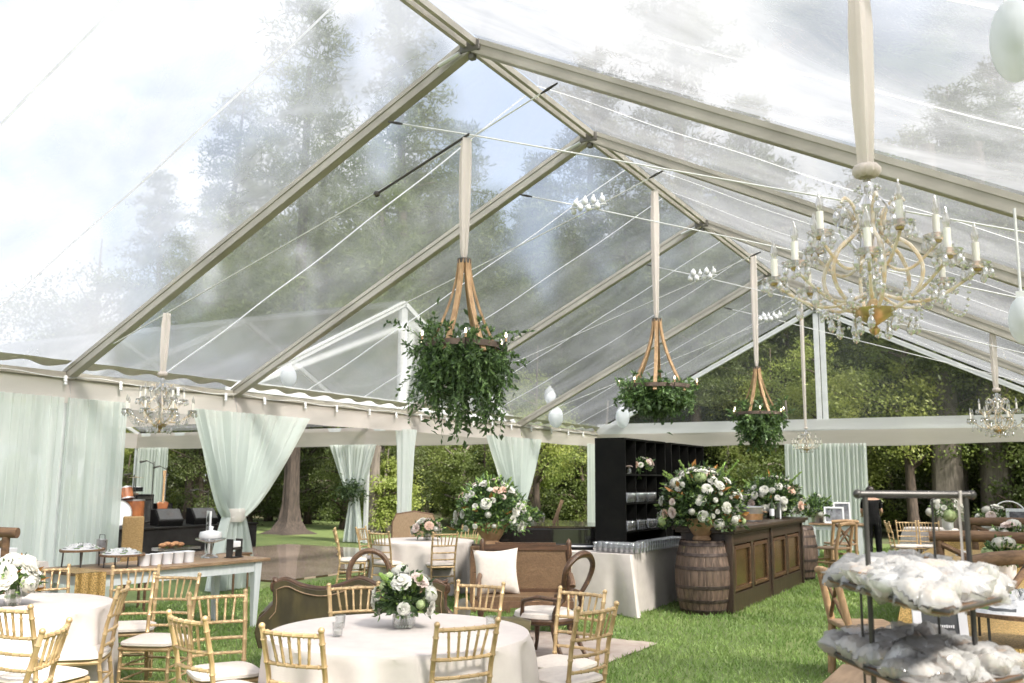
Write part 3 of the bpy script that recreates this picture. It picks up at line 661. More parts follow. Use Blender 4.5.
def bouquet(label,loc,R,H,nb,br,seed=0,kinds='w w h w2 b p g h w',leafn=900,spikes=3,amber=0,lean=0,cat='flowers',group='flower arrangements',low=.1,name='flower_arrangement',llen=.11,bigleaf=0):
    global rng
    random.seed(seed); rg0=rng; rng=np.random.default_rng(seed+100)
    t=thing(name,label,cat,loc,0,group)
    ks=kinds.split(); pts=[]
    for k in range(nb):
        for tr in range(30):
            z=random.uniform(-.15,1)**1; a=random.uniform(0,2*PI); rr=math.sqrt(max(0,1-max(0,z)**2))*random.uniform(.9,1.12)
            p=Vector((rr*cos(a)*R,rr*sin(a)*R,H*(low+ (1-low)*z)))
            if all((p-q).length>br*1.25 for q in pts): break
        pts.append(p)
        d=Vector((p.x,p.y,(p.z-H*.25)*1.0+.02)).normalized(); q=d.to_track_quat('Z','Y').to_euler()
        o=mobj('bloom',BL[ks[k%len(ks)]],t,p,q,br*random.uniform(.5,1.35))
    n=leafn; U=rng.normal(size=(n,3)); U/=np.linalg.norm(U,axis=1,keepdims=True); U[:,2]=np.where(U[:,2]<-.25,-U[:,2],U[:,2])
    rad=rng.uniform(.35,1.04,n)[:,None]; Pn=U*rad*[R,R,H*(1-low)]+[0,0,H*low]
    V,F=leaves(Pn,rng.uniform(.6,1.3,n)*llen,rng.uniform(.3,.5,n)*llen,U,.6)
    n2=n//2; V2_,F2=leaves(Pn[:n2]*1.02,rng.uniform(.5,1.0,n2)*llen,rng.uniform(.25,.4,n2)*llen,U[:n2],.7)
    sets=[(V,F,lf_dark),(V2_,F2,lf_mid)]
    n3=n//4; V3,F3=leaves(Pn[-n3:]*[1.1,1.1,1.05],rng.uniform(.5,1.0,n3)*llen,rng.uniform(.3,.4,n3)*llen,U[-n3:],.5); sets.append((V3,F3,lf_lime))
    if bigleaf:
        Ub=U[:bigleaf]*[1,1,-.4]; Vb,Fb=leaves(Ub*[R*.3,R*.3,0]+[0,0,H*.15],llen*2.2,llen*.9,Ub+[0,0,-.35],.2); sets.append((Vb,Fb,lf_dark))
    if amber: Va,Fa=leaves(Pn[:amber]*1.0+[0,0,0],llen*1.5,llen*.6,U[:amber],.5); sets.append((Va,Fa,brownleaf))
    leafobj('foliage',sets,t)
    for k in range(spikes):
        a=2*PI*k/spikes+random.uniform(-.4,.4); mb=MB(); top=Vector((R*.95*cos(a),R*.95*sin(a),H*random.uniform(.8,1.2)))
        P=[Vector((0,0,H*.2)).lerp(top,i/8)+Vector((0,0,.05*H*sin(PI*i/8))) for i in range(9)]
        mb.tube(P,.004,5)
        for i in range(60):
            u=random.uniform(.5,1); j=min(7,int(u*8)); p=P[j].lerp(P[j+1],u*8-j); d=Vector((random.gauss(0,1),random.gauss(0,1),random.gauss(0,1))).normalized(); mb.ball(p+d*.016*(1.5-u),.011,5,4)
        mb.build('flower_spike',lf_lime,t)
    st=MB()
    for k in range(9):
        a=k*.7; st.tube([(.03*cos(a),.03*sin(a),-.13),(.02*cos(a+2),.02*sin(a+2),0),(R*.5*cos(a),R*.5*sin(a),H*.5)],.004,5)
    st.build('stem',lf_mid,t)
    rng=rg0; return t
def glass_vase(label,loc,r=.065,h=.13):
    t=thing('glass_vase',label,'vase',loc)
    MB().lathe([(.001,.004),(r*.9,.004),(r,.02),(r,h*.5),(r*.93,h*.85),(r,h),(r*.94,h),(r*.88,h*.85),(r*.94,h*.5),(r*.92,.025),(.001,.02)],n=28).build('vessel',glass,t)
    MB().lathe([(.001,.02),(r*.9,.022),(r*.92,h*.55),(.001,h*.55)],n=24).build('water',M_glass('water',(.93,.95,.94),.05,.05) if 'water' not in MATS else MATS['water'],t)
    return t
vx,vy=-3.60,4.95
glass_vase('round clear glass vase at the centre of the nearest table',(vx,vy,.752),.075,.14)
bouquet('loose white and green bouquet in a glass vase on the nearest round table',(vx,vy,.89),.17,.22,17,.06,1,'w2 h w b g w2 h g w',260,3,0,llen=.065,low=.0,bigleaf=20)
glass_vase('clear vase on the left round table at the left edge',(-6.62,4.24,.752),.06,.12)
bouquet('white hydrangea bouquet on the left table, cut by the left edge',(-6.62,4.24,.87),.16,.2,14,.08,2,'h w2 h w',220,0,14,llen=.07)
glass_vase('small clear vase on the distant round table by the dance floor',(bc.x+.05,bc.y,.752),.06,.1)
bouquet('small peach and white bouquet on the distant round table',(bc.x+.05,bc.y,.85),.24,.2,12,.07,3,'w b h w p',260,1,0,llen=.08)
for k,(x,y) in enumerate(((-3.93,4.72),(-3.74,4.47),(-3.1,5.2))):
    t=thing('votive_glass',['small clear votive glass on the nearest table, leftmost','small clear votive glass on the nearest table, nearest the camera','small clear votive glass on the nearest table, right of the vase'][k],'candle holder',(x,y,.752),0,'votive glasses')
    MB().lathe([(.001,.003),(.028,.003),(.034,.08),(.031,.08),(.026,.012),(.001,.012)],n=20).build('cup',glass,t); MB().lathe([(.001,.014),(.024,.014),(.024,.035),(.001,.035)],n=16).build('candle',candle,t)

# ------------------------------------------------------------------ barrels, urns, bar
def barrel(label,loc,rot=0):
    t=thing('wine_barrel',label,'barrel',loc,rot,'oak barrels at the ends of the bar')
    H=.92; R=lambda z:.28+.075*sin(PI*z/H)**.9
    ns=22
    def wave(i,a,r): 
        q=(a*ns/(2*PI))%1; return r-(.006 if q<.06 or q>.94 else 0)
    MB().lathe([(R(H*k/16),H*k/16) for k in range(17)],n=ns*8,wave=wave).build('staves',barrelw,t)
    MB().lathe([(.001,H-.03),(.272,H-.03)],n=40).lathe([(.262,H-.028),(.262,H),(.281,H)],n=40).build('head',barrelw,t)
    for z0,w in ((.02,.045),(.15,.04),(.32,.045),(.56,.045),(.73,.04),(.855,.045)):
        MB().lathe([(R(z0)+.004,z0),(R(z0)+.008,z0+.003),(R(z0+w)+.008,z0+w-.003),(R(z0+w)+.004,z0+w)],n=64).build('hoop',hoopm,t)
    return t
barrel('oak wine barrel at the near end of the bar under a flower urn',(-3.90,11.92,0))
barrel('oak wine barrel at the far end of the bar, half hidden behind it',(-3.78,16.75,0),1)
def urn(label,loc,s=1):
    t=thing('planter_urn',label,'urn',loc); 
    MB().lathe([(a*s,b*s) for a,b in [(.001,.0),(.13,.0),(.135,.02),(.12,.035),(.11,.06),(.14,.1),(.2,.2),(.245,.27),(.255,.3),(.24,.3),(.225,.27),(.001,.24)]],n=36).build('bowl',terr,t); 
    MB().lathe([(.001,.27*s),(.225*s,.272*s)],n=24).build('soil',litter,t); return t
urn('tan clay urn on top of the oak barrel',(-3.90,11.92,.922),.9)
bouquet('huge white, peach and amber flower arrangement in the urn on the oak barrel',(-3.90,11.92,1.16),.52,.70,80,.062,4,'w w2 w w w2 p w h w2 b w g w2 w w w2 h',1900,8,60,llen=.10)
t=thing('bar_counter','dark wood bar counter with four brass mirrored panels along the front','bar',(-3.8,14,0))
def bp_(mb,n,m,**k): return mb.build(n,m,t,k.get('s',False),loc=(3.8,-14,0),bevel=k.get('b',0))
bx0,bx1,by0,by1=-4.25,-3.47,11.95,16.05
bp_(MB().box((-3.9,14,.53),(.62,4.02,1.0)),'carcass',barw)
bp_(MB().box((-3.86,14,1.07),(.86,4.3,.05)).box((-3.86,14,1.03),(.8,4.2,.04)),'counter_top',barw,b=.008)
bp_(MB().box((-3.88,14,.05),(.7,4.1,.1)),'plinth',barw)
for sct in range(2):
    yc=13.0+2.02*sct
    fr=MB()
    for (yy,zz,dy,dz) in ((yc,.93,1.98,.14),(yc,.16,1.98,.16),(yc-.92,.55,.14,.66),(yc+.92,.55,.14,.66),(yc,.55,.12,.66)): fr.box((-3.56,yy,zz),(.06,dy-.004,dz-.004))
    bp_(fr,'front_frame',barw,b=.006)
    for q in (-1,1):
        yq=yc+q*.46; g=MB(); 
        g.box((-3.575,yq,.55),(.02,.70,.58)); bp_(g,'mirror_panel',mirror)
        m_=MB()
        for (yy,zz,dy,dz) in ((yq,.815,.72,.05),(yq,.285,.72,.05),(yq-.36,.55,.05,.5),(yq+.36,.55,.05,.5)): m_.box((-3.545,yy,zz),(.03,dy,dz))
        bp_(m_,'moulding',walnut,b=.005)
for yy in (11.97,14.0,16.03): bp_(MB().box((-3.55,yy,.53),(.1,.07,1.02)),'corner_post',barw,b=.01)
# items on bar
bouquet('white and peach flower arrangement standing at the far end of the bar top',(-3.85,15.5,1.2),.5,.56,62,.064,5,'w w2 w b w2 w w h w p w',1400,5,30,llen=.10)
t=thing('black_vase','black metal vase under the far bar flowers','vase',(-3.85,15.5,1.097)); MB().lathe([(.001,0),(.1,0),(.12,.05),(.14,.2),(.13,.2),(.001,.1)],n=24).build('vessel',darkm,t)
t=thing('copper_tub','round galvanised and copper ice tub on the bar top','tub',(-3.8,13.75,1.097)); MB().lathe([(.001,.0),(.2,0),(.215,.02),(.24,.2),(.25,.205),(.25,.22),(.235,.21),(.21,.03),(.001,.02)],n=36).build('tub_wall',galv,t); MB().lathe([(.218,.03),(.234,.12),(.237,.12),(.221,.03)],n=36).build('band',copper,t)
for s in (-1,1): MB().tube([(s*.24,-.04,.15),(s*.29,-.04,.14),(s*.29,.04,.14),(s*.24,.04,.15)],.006).build('handle',copper,bpy.data.objects['copper_tub'])
t=thing('bottle','white-labelled wine bottle on the bar beside the flowers','bottle',(-3.72,14.9,1.097)); MB().lathe([(.001,0),(.038,0),(.038,.2),(.015,.25),(.014,.31),(.001,.31)],n=20).build('glass_body',M('green_glass',(.03,.05,.02),None,.1),t); MB().lathe([(.0385,.05),(.0385,.16)],n=20).build('paper_label',whitep,t)
t=thing('menu_card','white menu card standing on the bar by the far flowers','card',(-3.68,15.15,1.097),.6); MB().box((0,0,.13),(.02,.2,.26)).build('card',whitep,t,False); MB().box((0,0,.006),(.08,.1,.012)).build('base',walnut,t,False)

# back bar: clothed table, shelves, glasses
t=thing('clothed_table','long rectangular serving table behind the bar, draped in white linen to the grass','table',(-5.1,13.6,0))
MB().box((0,0,.735),(1.05,5.0,.03)).build('tabletop',tanw,t,False)
for sx in (-.45,.45):
    for sy in (-2.3,2.3): MB().tube([(sx,sy,0),(sx,sy,.72)],.018).build('leg',greym,t)
def rectcloth(hx,hy,h,flare=.06,n=400):
    mb=MB(); per=2*(hx+hy)*2
    def pt(s):
        s=s%1*(4*(hx+hy)); 
        for (ax0,ay0,dx,dy,L) in ((-hx,-hy,1,0,2*hx),(hx,-hy,0,1,2*hy),(hx,hy,-1,0,2*hx),(-hx,hy,0,-1,2*hy)):
            if s<=L: return Vector((ax0+dx*s,ay0+dy*s,0)),Vector((dy,-dx,0)),min(s,L-s)
            s-=L
        return Vector((-hx,-hy,0)),Vector((0,-1,0)),0
    rows=12; vs=[]
    for r_ in range(rows+1):
        k=r_/rows
        for i in range(n):
            p,nn,e=pt(i/n); cr_=math.exp(-(e/.16)**2); o=nn*(flare*k*.4+.014*k*sin(i*.35)+.012*k*sin(i*.13+1))
            dcn=Vector((1 if p.x>0 else -1,1 if p.y>0 else -1,0))
            o+=dcn*cr_*.16*k+nn*(-.06*k*math.exp(-((e-.24)/.08)**2))
            vs.append(p+o+Vector((0,0,h-(h-.012)*k)))
    fs=[(r_*n+i,r_*n+(i+1)%n,(r_+1)*n+(i+1)%n,(r_+1)*n+i) for r_ in range(rows) for i in range(n)]
    fs.append(tuple(range(n-1,-1,-1))); mb.add(vs,fs); return mb
o=rectcloth(.54,2.52,.756).build('tablecloth',linen); o.location=(-5.1,13.6,0); tag(o,'white linen cloth with a loose corner fold on the long table behind the bar','tablecloth')
def shelf(label,y0,y1,x0=-5.2,x1=-4.76,z0=.762,z1=2.25,cols=4):
    t=thing('black_shelf',label,'shelf unit',((x0+x1)/2,(y0+y1)/2,z0),0,'black shelf units on the clothed table'); O=((x0+x1)/2,(y0+y1)/2,z0)
    def q(mb,n): mb.build(n,black,t,False,loc=(-O[0],-O[1],-O[2]))
    for yy in (y0+.012,y1-.012): q(MB().box(((x0+x1)/2,yy,(z0+z1)/2),(x1-x0,.024,z1-z0)),'side_panel')
    q(MB().box((x0+.01,(y0+y1)/2,(z0+z1)/2),(.016,y1-y0-.052,z1-z0-.01)),'back_panel')
    for z in (z0+.03,z0+.25,z0+.62,z0+1.0,z1-.013): q(MB().box(((x0+x1)/2+.008,(y0+y1)/2,z),(x1-x0-.02,y1-y0-.052,.024)),'shelf_board')
    for k in range(1,cols):
        yy=y0+(y1-y0)*k/cols
        for za,zb in ((z0+.63,z0+.98),(z0+.265,z0+.605),(z0+1.015,z1-.028)): q(MB().box(((x0+x1)/2+.01,yy,(za+zb)/2),(x1-x0-.03,.014,zb-za)),'divider')
shelf('tall black shelf unit nearest the camera, glasses and a small posy on its shelves',11.42,12.95)
shelf('second tall black shelf unit, farther back and mostly behind the big bouquet',13.2,14.75)
gl_mesh=None
def tumbler(loc,label,h=.1,r=.034,grp='drinking glasses on the serving table'):
    global gl_mesh
    if gl_mesh is None: gl_mesh=MB().lathe([(.001,.004),(.026,.004),(.034,.1),(.032,.1),(.024,.012),(.001,.012)],n=14).mesh('tumbler',glass)
    o=mobj('drinking_glass',gl_mesh,None,loc,(0,0,0),(.95,.95,1.28)); tag(o,label,'glass',grp)
L1='clear tumbler in the rows of glasses on the white cloth by the black shelves'
for i in range(9):
    for j in range(3): tumbler((-5.1+.075*i+.01*j,11.2+.085*j,.763),L1)
for i in range(3):
    for j in range(16): tumbler((-4.66+.03+.07*(i-.3)-.02,11.6+.09*j,.763),L1)
L2='clear tumbler lined up on a middle shelf of the nearest black unit'
for z in (.62,.99):
    for c0 in (0,1,2,3):
        if (z>.9 and c0==3): continue
        for j in range(4):
            for i in range(2): tumbler((-4.76-.09*i,11.48+.38*c0+.075*j,.762+z-.37+.012+ (0 if z<.9 else -.0)),L2,grp='drinking glasses on the black shelves')
bouquet('small blush and white posy on the upper shelf of the nearest black unit',(-4.85,12.15,1.83),.2,.17,13,.06,7,'b w p w',130,0,0,llen=.07)
t=thing('rose_jar','single pale rose in a jar on the upper shelf of the nearest black unit','vase',(-4.78,11.6,1.776)); MB().lathe([(.001,0),(.03,0),(.032,.05),(.02,.07)],n=14).build('jar',glass,t); mobj('bloom',BL['b'],t,(0,0,.09),(0,0,0),.05)
t=thing('rose_jar','single pale rose in a jar on the low shelf of the nearest black unit','vase',(-4.78,12.33,1.03)); MB().lathe([(.001,0),(.03,0),(.032,.04),(.02,.05)],n=14).build('jar',glass,t); mobj('bloom',BL['p'],t,(0,0,.07),(0,0,0),.05)

# ------------------------------------------------------------------ lounge furniture
def local(loc,ax2):   # frame with x along ax2
    return math.atan2(ax2[1],ax2[0])
# green camelback settee seen from the rear: local x right, y away from camera (front of seat)
t=thing('velvet_settee','olive green velvet settee with a scrolled carved wooden crest, seen from behind','settee',(-4.98,6.22,0),math.radians(27)); t.scale=(.73,1,1)
def crest(x):   # height of back outline, x in -1..1
    a=abs(x); return .80+.045*math.exp(-((a-.86)/.12)**2)+.06*math.exp(-(x/.16)**2)-.03*math.exp(-((a-.45)/.2)**2)
xs=np.linspace(-.98,.98,41)
poly=[(-1.12,.30),(-1.17,.42),(-1.14,.52),(-1.05,.58),(-.98,.64),(-.97,.72)]+[(float(x),crest(x)) for x in xs]+[(.97,.72),(.98,.64),(1.05,.58),(1.14,.52),(1.17,.42),(1.12,.30)]
MB().prism(poly,.09,(0,0,0),(1,0,0),(0,0,1),(0,1,0)).build('backrest',velvet,t,bevel=.02)
mb=MB(); mb.tube([(x,0,z) for x,z in poly[5:-5]],.032,8); 
for s in (-1,1):
    mb.tube([(s*(.99+.05*cos(a)*(1-a/12)),0,.80+.055*sin(a)*(1-a/12)) for a in np.linspace(1.2,7.5,16)],.026,8)
mb.build('crest_rail',walnut,t)
for s in (-1,1): MB().tube([(s*abs(x),0,z) for x,z in poly[:6]],.027,8).build('side_rail',walnut,t)
MB().tube([(x*.965,-.05,z-.045) for x,z in poly[3:-3]],.006,5).build('gimp_trim',tanw,t)
MB().box((0,.36,.36),(2.1,.66,.14)).build('seat',velvet,t,bevel=.04)
MB().box((0,.36,.26),(2.16,.7,.07)).build('seat_rail',walnut,t,bevel=.01)
for s in (-1,1):
    mb=MB(); mb.tube([(s*1.1,.02,.52),(s*1.12,.35,.55),(s*1.1,.72,.54)],[.07,.085,.09],14); mb.build('arm_bolster',velvet,t)
    MB().tube([(s*1.08,.68,.5),(s*1.05,.7,.35),(s*1.05,.69,.28)],[.035,.03,.04],8).build('arm_post',walnut,t)
    for y_ in (.03,.66): MB().tube([(s*1.0,y_,.25),(s*1.03,y_,.14),(s*1.0,y_,0)],[.035,.028,.016],8).build('leg',walnut,t)
t=thing('velvet_stool','small olive velvet footstool with rounded top just right of the settee','stool',(-4.03,7.02,0),math.radians(28))
MB().tube([(-.2,0,.4),(-.1,0,.41),(.1,0,.41),(.2,0,.4)],[.11,.125,.125,.105],16).build('padded_top',velvet,t)
MB().box((0,0,.32),(.46,.24,.06)).build('seat_rail',walnut,t,bevel=.01)
for sx in (-1,1):
    for sy in (-1,1): MB().tube([(sx*.2,sy*.09,.3),(sx*.22,sy*.11,.15),(sx*.2,sy*.1,0)],[.026,.02,.014],8).build('leg',walnut,t)
# cane settee
t=thing('cane_settee','carved brown cane-back settee with an ivory pillow, behind the rug','settee',(-5.22,9.52,0),math.radians(29))
MB().box((0,.0,.67),(.97,.02,.45)).build('cane_panel',caneM,t,False)
mb=MB(); mb.box((0,0,.915),(1.0,.05,.06)); mb.box((0,0,.43),(1.0,.05,.05)); mb.box((0,0,.955),(.7,.03,.03)); mb.build('back_frame',walnut,t,bevel=.01)
for s in (-1,1):
    mb=MB(); mb.lathe([(.02,0),(.025,.1),(.018,.2),(.034,.3),(.028,.36),(.03,.5),(.038,.55),(.026,.6),(.03,.8),(.04,.85),(.03,.92),(.036,.96),(.02,1.0),(.001,1.02)],(s*.5,0,0),14); mb.build('back_post',walnut,t)
    mb=MB(); mb.tube([(s*.5,-.0,.62),(s*.51,-.2,.63),(s*.52,-.42,.58),(s*.52,-.46,.53)],[.028,.03,.03,.035],8); mb.tube([(s*.51,-.42,.56),(s*.51,-.44,.4)],[.022,.03],8); mb.build('armrest',oak,t)
    MB().lathe([(.018,0),(.024,.08),(.02,.15),(.036,.24),(.03,.3)],(s*.49,-.46,0),12).build('leg',walnut,t)
MB().box((0,-.23,.335),(1.06,.54,.07)).build('seat_rail',oak,t,bevel=.015)
MB().box((0,-.23,.39),(.98,.5,.05)).build('seat',caneM,t,bevel=.02)
def pillow(label,loc,rot,s=.45):
    mb=MB()
    for sg in (-1,1):
        def fn(u,v,sg=sg):
            a,b=2*u-1,2*v-1; e=max(0,(1-a**4)*(1-b**4))**.5; k=1+.07*(a*a*b*b)-.05*((1-a*a)*b*b+(1-b*b)*a*a)
            return (a*s/2*k,sg*.075*e,b*s/2*k)
        mb.grid(fn,16,16)
    o=mb.build('throw_pillow',cush); o.location=loc; o.rotation_euler=rot; return tag(o,label,'pillow')
pillow('ivory square pillow leaning on the left of the cane settee',(-5.42,9.20,.655),(math.radians(-14),math.radians(-3),math.radians(31)),.48)
# carved side chair
t=thing('balloon_back_chair','carved walnut balloon-back chair with an ivory seat on the rug, side to camera','chair',(-4.22,8.12,0),math.radians(80))
mb=MB(); mb.lathe([(.001,.37),(.26,.37),(.28,.40),(.27,.435),(.22,.46),(.001,.475)],(0,.02,0),28,lambda i,a,r:r*(1+.08*abs(sin(a)))); mb.build('seat_cushion',cush,t)
mb=MB(); mb.tube([(.27*cos(a),.02+.29*sin(a),.37) for a in np.linspace(0,2*PI,25)[:-1]],.032,8,closed=True); mb.build('seat_rail',walnut,t)
mb=MB(); 
P=[(-.16,-.22,.38),(-.2,-.27,.5),(-.13,-.31,.6),(-.2,-.36,.75),(-.21,-.40,.88),(-.12,-.43,.97),(0,-.44,1.0),(.12,-.43,.97),(.21,-.40,.88),(.2,-.36,.75),(.13,-.31,.6),(.2,-.27,.5),(.16,-.22,.38)]
mb.tube(sm(P),[float(x) for x in np.interp(np.linspace(0,12,49),range(13),[.03,.026,.022,.024,.027,.032,.036,.032,.027,.024,.022,.026,.03])],8); mb.build('back_frame',walnut,t)
MB().tube([(-.14,-.315,.62),(0,-.33,.66),(.14,-.315,.62)],.018,8).build('back_rail',walnut,t)
for s in (-1,1):
    MB().tube([(s*.2,.24,.36),(s*.23,.29,.25),(s*.2,.27,.1),(s*.21,.3,0)],[.034,.03,.018,.02],8).build('leg',walnut,t)
    MB().tube([(s*.17,-.2,.36),(s*.17,-.24,.2),(s*.18,-.36,0)],[.028,.024,.018],8).build('leg',walnut,t)
    MB().tube([(s*.2,-.3,.58),(s*.27,-.1,.6),(s*.26,.08,.55),(s*.25,.1,.4)],[.018,.02,.02,.022],8).build('armrest',walnut,t)
# oval back chair behind the settee
t=thing('oval_back_chair','oval-backed wooden chair standing behind the green settee','chair',(-5.5,7.0,0),math.radians(38))
mb=MB(); mb.tube([(.19*cos(a),0+.02*sin(a),.80+.22*sin(a)) for a in np.linspace(0,2*PI,33)[:-1]],.026,8,closed=True); mb.build('oval_frame',oak,t)
MB().lathe([(.001,.41),(.24,.41),(.25,.44),(.2,.48),(.001,.49)],(0,.24,0),24).build('seat_cushion',cush,t)
for s in (-1,1):
    MB().tube([(s*.08,0,.6),(s*.18,.04,.45),(s*.18,-.04,0)],[.02,.026,.018],8).build('leg',oak,t); MB().tube([(s*.2,.42,.42),(s*.2,.44,0)],[.026,.016],8).build('leg',oak,t)
# grand piano
t=thing('grand_piano','black grand piano with raised music desk behind the cane settee','piano',(-6.25,12.15,0),math.radians(30))
def case(s,z): return [(-.9*s,-.75),(.9*s,-.75),(.9*s,.1),(.55*s,.35),(.35*s,.9),(-.1*s,1.15),(-.6*s,1.1),(-.9*s,.8)]
pol=case(1,0)
MB().prism(pol,.34,(0,0,.77),(1,0,0),(0,1,0),(0,0,1)).build('case',M('piano_black',(.012,.011,.011),None,.15,coat=1),t,False,bevel=.01)
MB().prism([(a*1.01,b*1.01) for a,b in pol],.025,(0,0,.957),(1,0,0),(0,1,0),(0,0,1)).build('lid',M('piano_lid',(.05,.03,.018),(.03,.018,.01),.2,0,3,(1,6,1),coat=.6),t,False)
MB().box((0,-.86,.68),(1.5,.26,.1)).build('key_bed',black,t,False); MB().box((0,-.88,.735),(1.24,.15,.012)).build('keyboard',whitep,t,False)
t.scale=(1.06,1.06,1.09)
for x,y_ in ((-.75,-.6),(.75,-.6),(0,.85)): MB().tube([(x,y_,.62),(x,y_,.06)],[.07,.04],10).build('leg',black,t)
t=thing('menu_easel','small tan wooden board propped on the piano lid','board',(-6.05,12.0,1.06),math.radians(30)); MB().box((0,0,.17),(.05,.02,.36),rot=Matrix.Rotation(.35,3,'Y')).build('board',tanw,t,False); MB().box((0,.03,.1),(.02,.06,.2)).build('support',tanw,t,False)
bouquet('low white and green posy lying on the piano lid',(-6.45,11.65,1.12),.3,.16,14,.055,9,'w h g w',260,1,0,llen=.09)
# crate + urn 2
t=thing('wooden_crate','dark stained wooden crate stand under the second flower urn','crate',(-6.33,10.6,0),math.radians(30))
for k in range(5): MB().box((0,0,.09+.165*k),(.48,.48,.155)).build('slat_board',log,t,False,bevel=.006)
for sx in (-1,1): 
    for sy in (-1,1): MB().box((sx*.235,sy*.235,.415),(.05,.05,.83)).build('corner_post',oak,t,False)
urn('tan clay urn on the dark crate behind the cane settee',(-6.33,10.6,.838),.95)
bouquet('big white and peach arrangement in the urn behind the cane settee',(-6.33,10.6,1.08),.47,.60,66,.060,10,'w w2 w b w2 w w h w w2 p',1400,5,22,llen=.09)
# wicker high backs behind round table
for k,(x,y_) in enumerate(((-9.25,12.95),)):
    t=thing('wicker_armchair','tall slatted wicker armchair behind the distant round table','chair',(x,y_,0),math.radians(35))
    P=[(-.36,.3),(-.36,.95),(-.3,1.08),(0,1.13),(.3,1.08),(.36,.95),(.36,.3)]
    MB().prism(P,.05,(0,0,0),(1,0,0),(0,0,1),(0,1,0)).build('back_panel',beige,t,False); MB().tube([(a,0,b) for a,b in P],.025,8).build('back_frame',oak,t)
    MB().box((0,-.3,.4),(.7,.6,.12)).build('seat',beige,t,False,bevel=.03)
    for sx in (-1,1):
        MB().tube([(sx*.36,0,.65),(sx*.38,-.5,.62),(sx*.36,-.56,.3)],.03,8).build('armrest',beige,t)
        for sy in (0,-.56): MB().tube([(sx*.33,sy,.38),(sx*.33,sy,0)],.025,8).build('leg',oak,t)
t=thing('wicker_chair','golden wicker high-backed chair beside the hanging mint curtain','chair',(-10.35,8.2,0),math.radians(60))
MB().box((0,0,.8),(.26,.05,.75)).build('back_panel',wick,t,False,bevel=.02); MB().box((0,-.25,.42),(.28,.5,.08)).build('seat',wick,t,False,bevel=.02)
for sx in (-1,1):
    for sy in (0,-.46): MB().tube([(sx*.12,sy,.42),(sx*.12,sy,0)],.018,8).build('leg',oak,t)

# ------------------------------------------------------------------ farm table left
t=thing('farm_table','long rustic serving table with a brown plank top and white tapered legs','table',(-8.32,6.98,0),math.radians(-5))
for k in range(5): MB().box((-.34+.17*k,0,.755),(.166,2.3,.035)).build('top_plank',tanw,t,False,bevel=.004)
MB().box((.36,0,.68),(.03,2.0,.11)).box((-.36,0,.68),(.03,2.0,.11)).box((0,1.0,.68),(.69,.03,.11)).box((0,-1.0,.68),(.69,.03,.11)).build('apron',whitew,t,False)
for sx in (-1,1):
    for sy in (-1,1): MB().box((sx*.35,sy*1.0,.37),(.1,.1,.735),taper=.5).build('leg',whitew,t,False,bevel=.006)
t=thing('sequin_runner','gold sequined runner hanging over the front of the serving table','runner',(-7.95,5.92,0),math.radians(-8))
MB().grid(lambda u,v:(.02+.01*sin(u*20),-.22+.3*u,.78-.62*v),20,8).grid(lambda u,v:(.02-.6*v,-.22+.3*u,.784),4,4).build('runner_cloth',seq,t)
def riser(label,loc,rz,w,d,h,heap=.05):
    t=thing('serving_riser',label,'serving board',loc,rz,'boards raised on iron stands')
    def edge(a): return 1+.05*sin(3*a)+.03*sin(7*a+1)
    MB().lathe([(.001,h),(1,h),(1.0,h+.022),(.001,h+.022)],(0,0,0),30,lambda i,a,r:r*edge(a)).build('board',log,t)
    b=t.children[0] if t.children else bpy.data.objects['board']; 
    for c in COL.objects:
        if c.parent==t: c.scale=(w,d,1)
    for sx in (-.55,.55):
        MB().tube([(sx*w,-.6*d,0),(sx*w,-.55*d,h)],.008,6).build('leg',darkm,t); MB().tube([(sx*w,.6*d,0),(sx*w,.55*d,h)],.008,6).build('leg',darkm,t)
    def hp(u,v):
        a=2*PI*u; r=v; 
        q=.35*sin(9*u*6.28+5*v)+.3*sin(17*u*6.28-9*v)+.25*sin(23*v)
        return (w*.9*r*cos(a),d*.9*r*sin(a),h+.022+heap*(1-r**2.5)*(1+.35*q))
    _h=MB().grid(hp,60,14); _h.mi=[(1 if (sin(i*.37)*cos(i*.013)>.62) else (2 if sin(i*.51+2)*cos(i*.021)>.7 else 0)) for i in range(len(_h.f))]; o=_h.build('wrapped_snacks',[wrap,slate,lf_mid]); o.location=loc; o.rotation_euler=(0,0,rz); tag(o,'heap of cellophane-wrapped treats on the '+label,'wrapped snacks')
    return t
riser('taller oval board at the farm table end',(-8.62,6.22,.775),.3,.2,.24,.155)
riser('lower oval board on the farm table',(-8.25,6.42,.775),.5,.22,.22,.11)
t=thing('tin_can','small shiny tin bucket behind the raised boards','bucket',(-8.75,6.55,.775)); MB().lathe([(.001,.0),(.05,.0),(.055,.24),(.058,.25),(.05,.24),(.045,.02)],n=20).build('bucket_wall',galv,t); MB().tube([(-.055,0,.22),(-.04,0,.3),(.04,0,.3),(.055,0,.22)],.004,5).build('handle',darkm,t)
for k in range(5):
    t=tag(MB().lathe([(.001,0),(.05,0),(.058,.11),(.062,.115),(.055,.11),(.047,.01),(.001,.01)],(0,0,0),4 if False else 24).build('white_cup',whitep),'plain white tapered cup in the row along the front edge of the farm table','cup','white cups on the farm table'); t.location=(-8.15+.012*k,6.62+.135*k,.775); t.scale=(1.05,1.05,1)
o=MB().box((0,0,.02),(.2,.5,.03)).build('glass_tray',glass,smooth=False); o.location=(-8.35,7.2,.89); tag(o,'green-tinted glass tray behind the white cups','tray')
o=MB().box((0,0,.05),(.12,.4,.1)).build('tray_block',whitew,smooth=False); o.location=(-8.35,7.2,.776); tag(o,'pale block carrying the glass tray on the farm table','block')
mb=MB()
for k in range(5): mb.ball((random.uniform(-.04,.04),-.12+.055*k,.02+.012*(k%2)),.042,12,8,(1,1.1,.6))
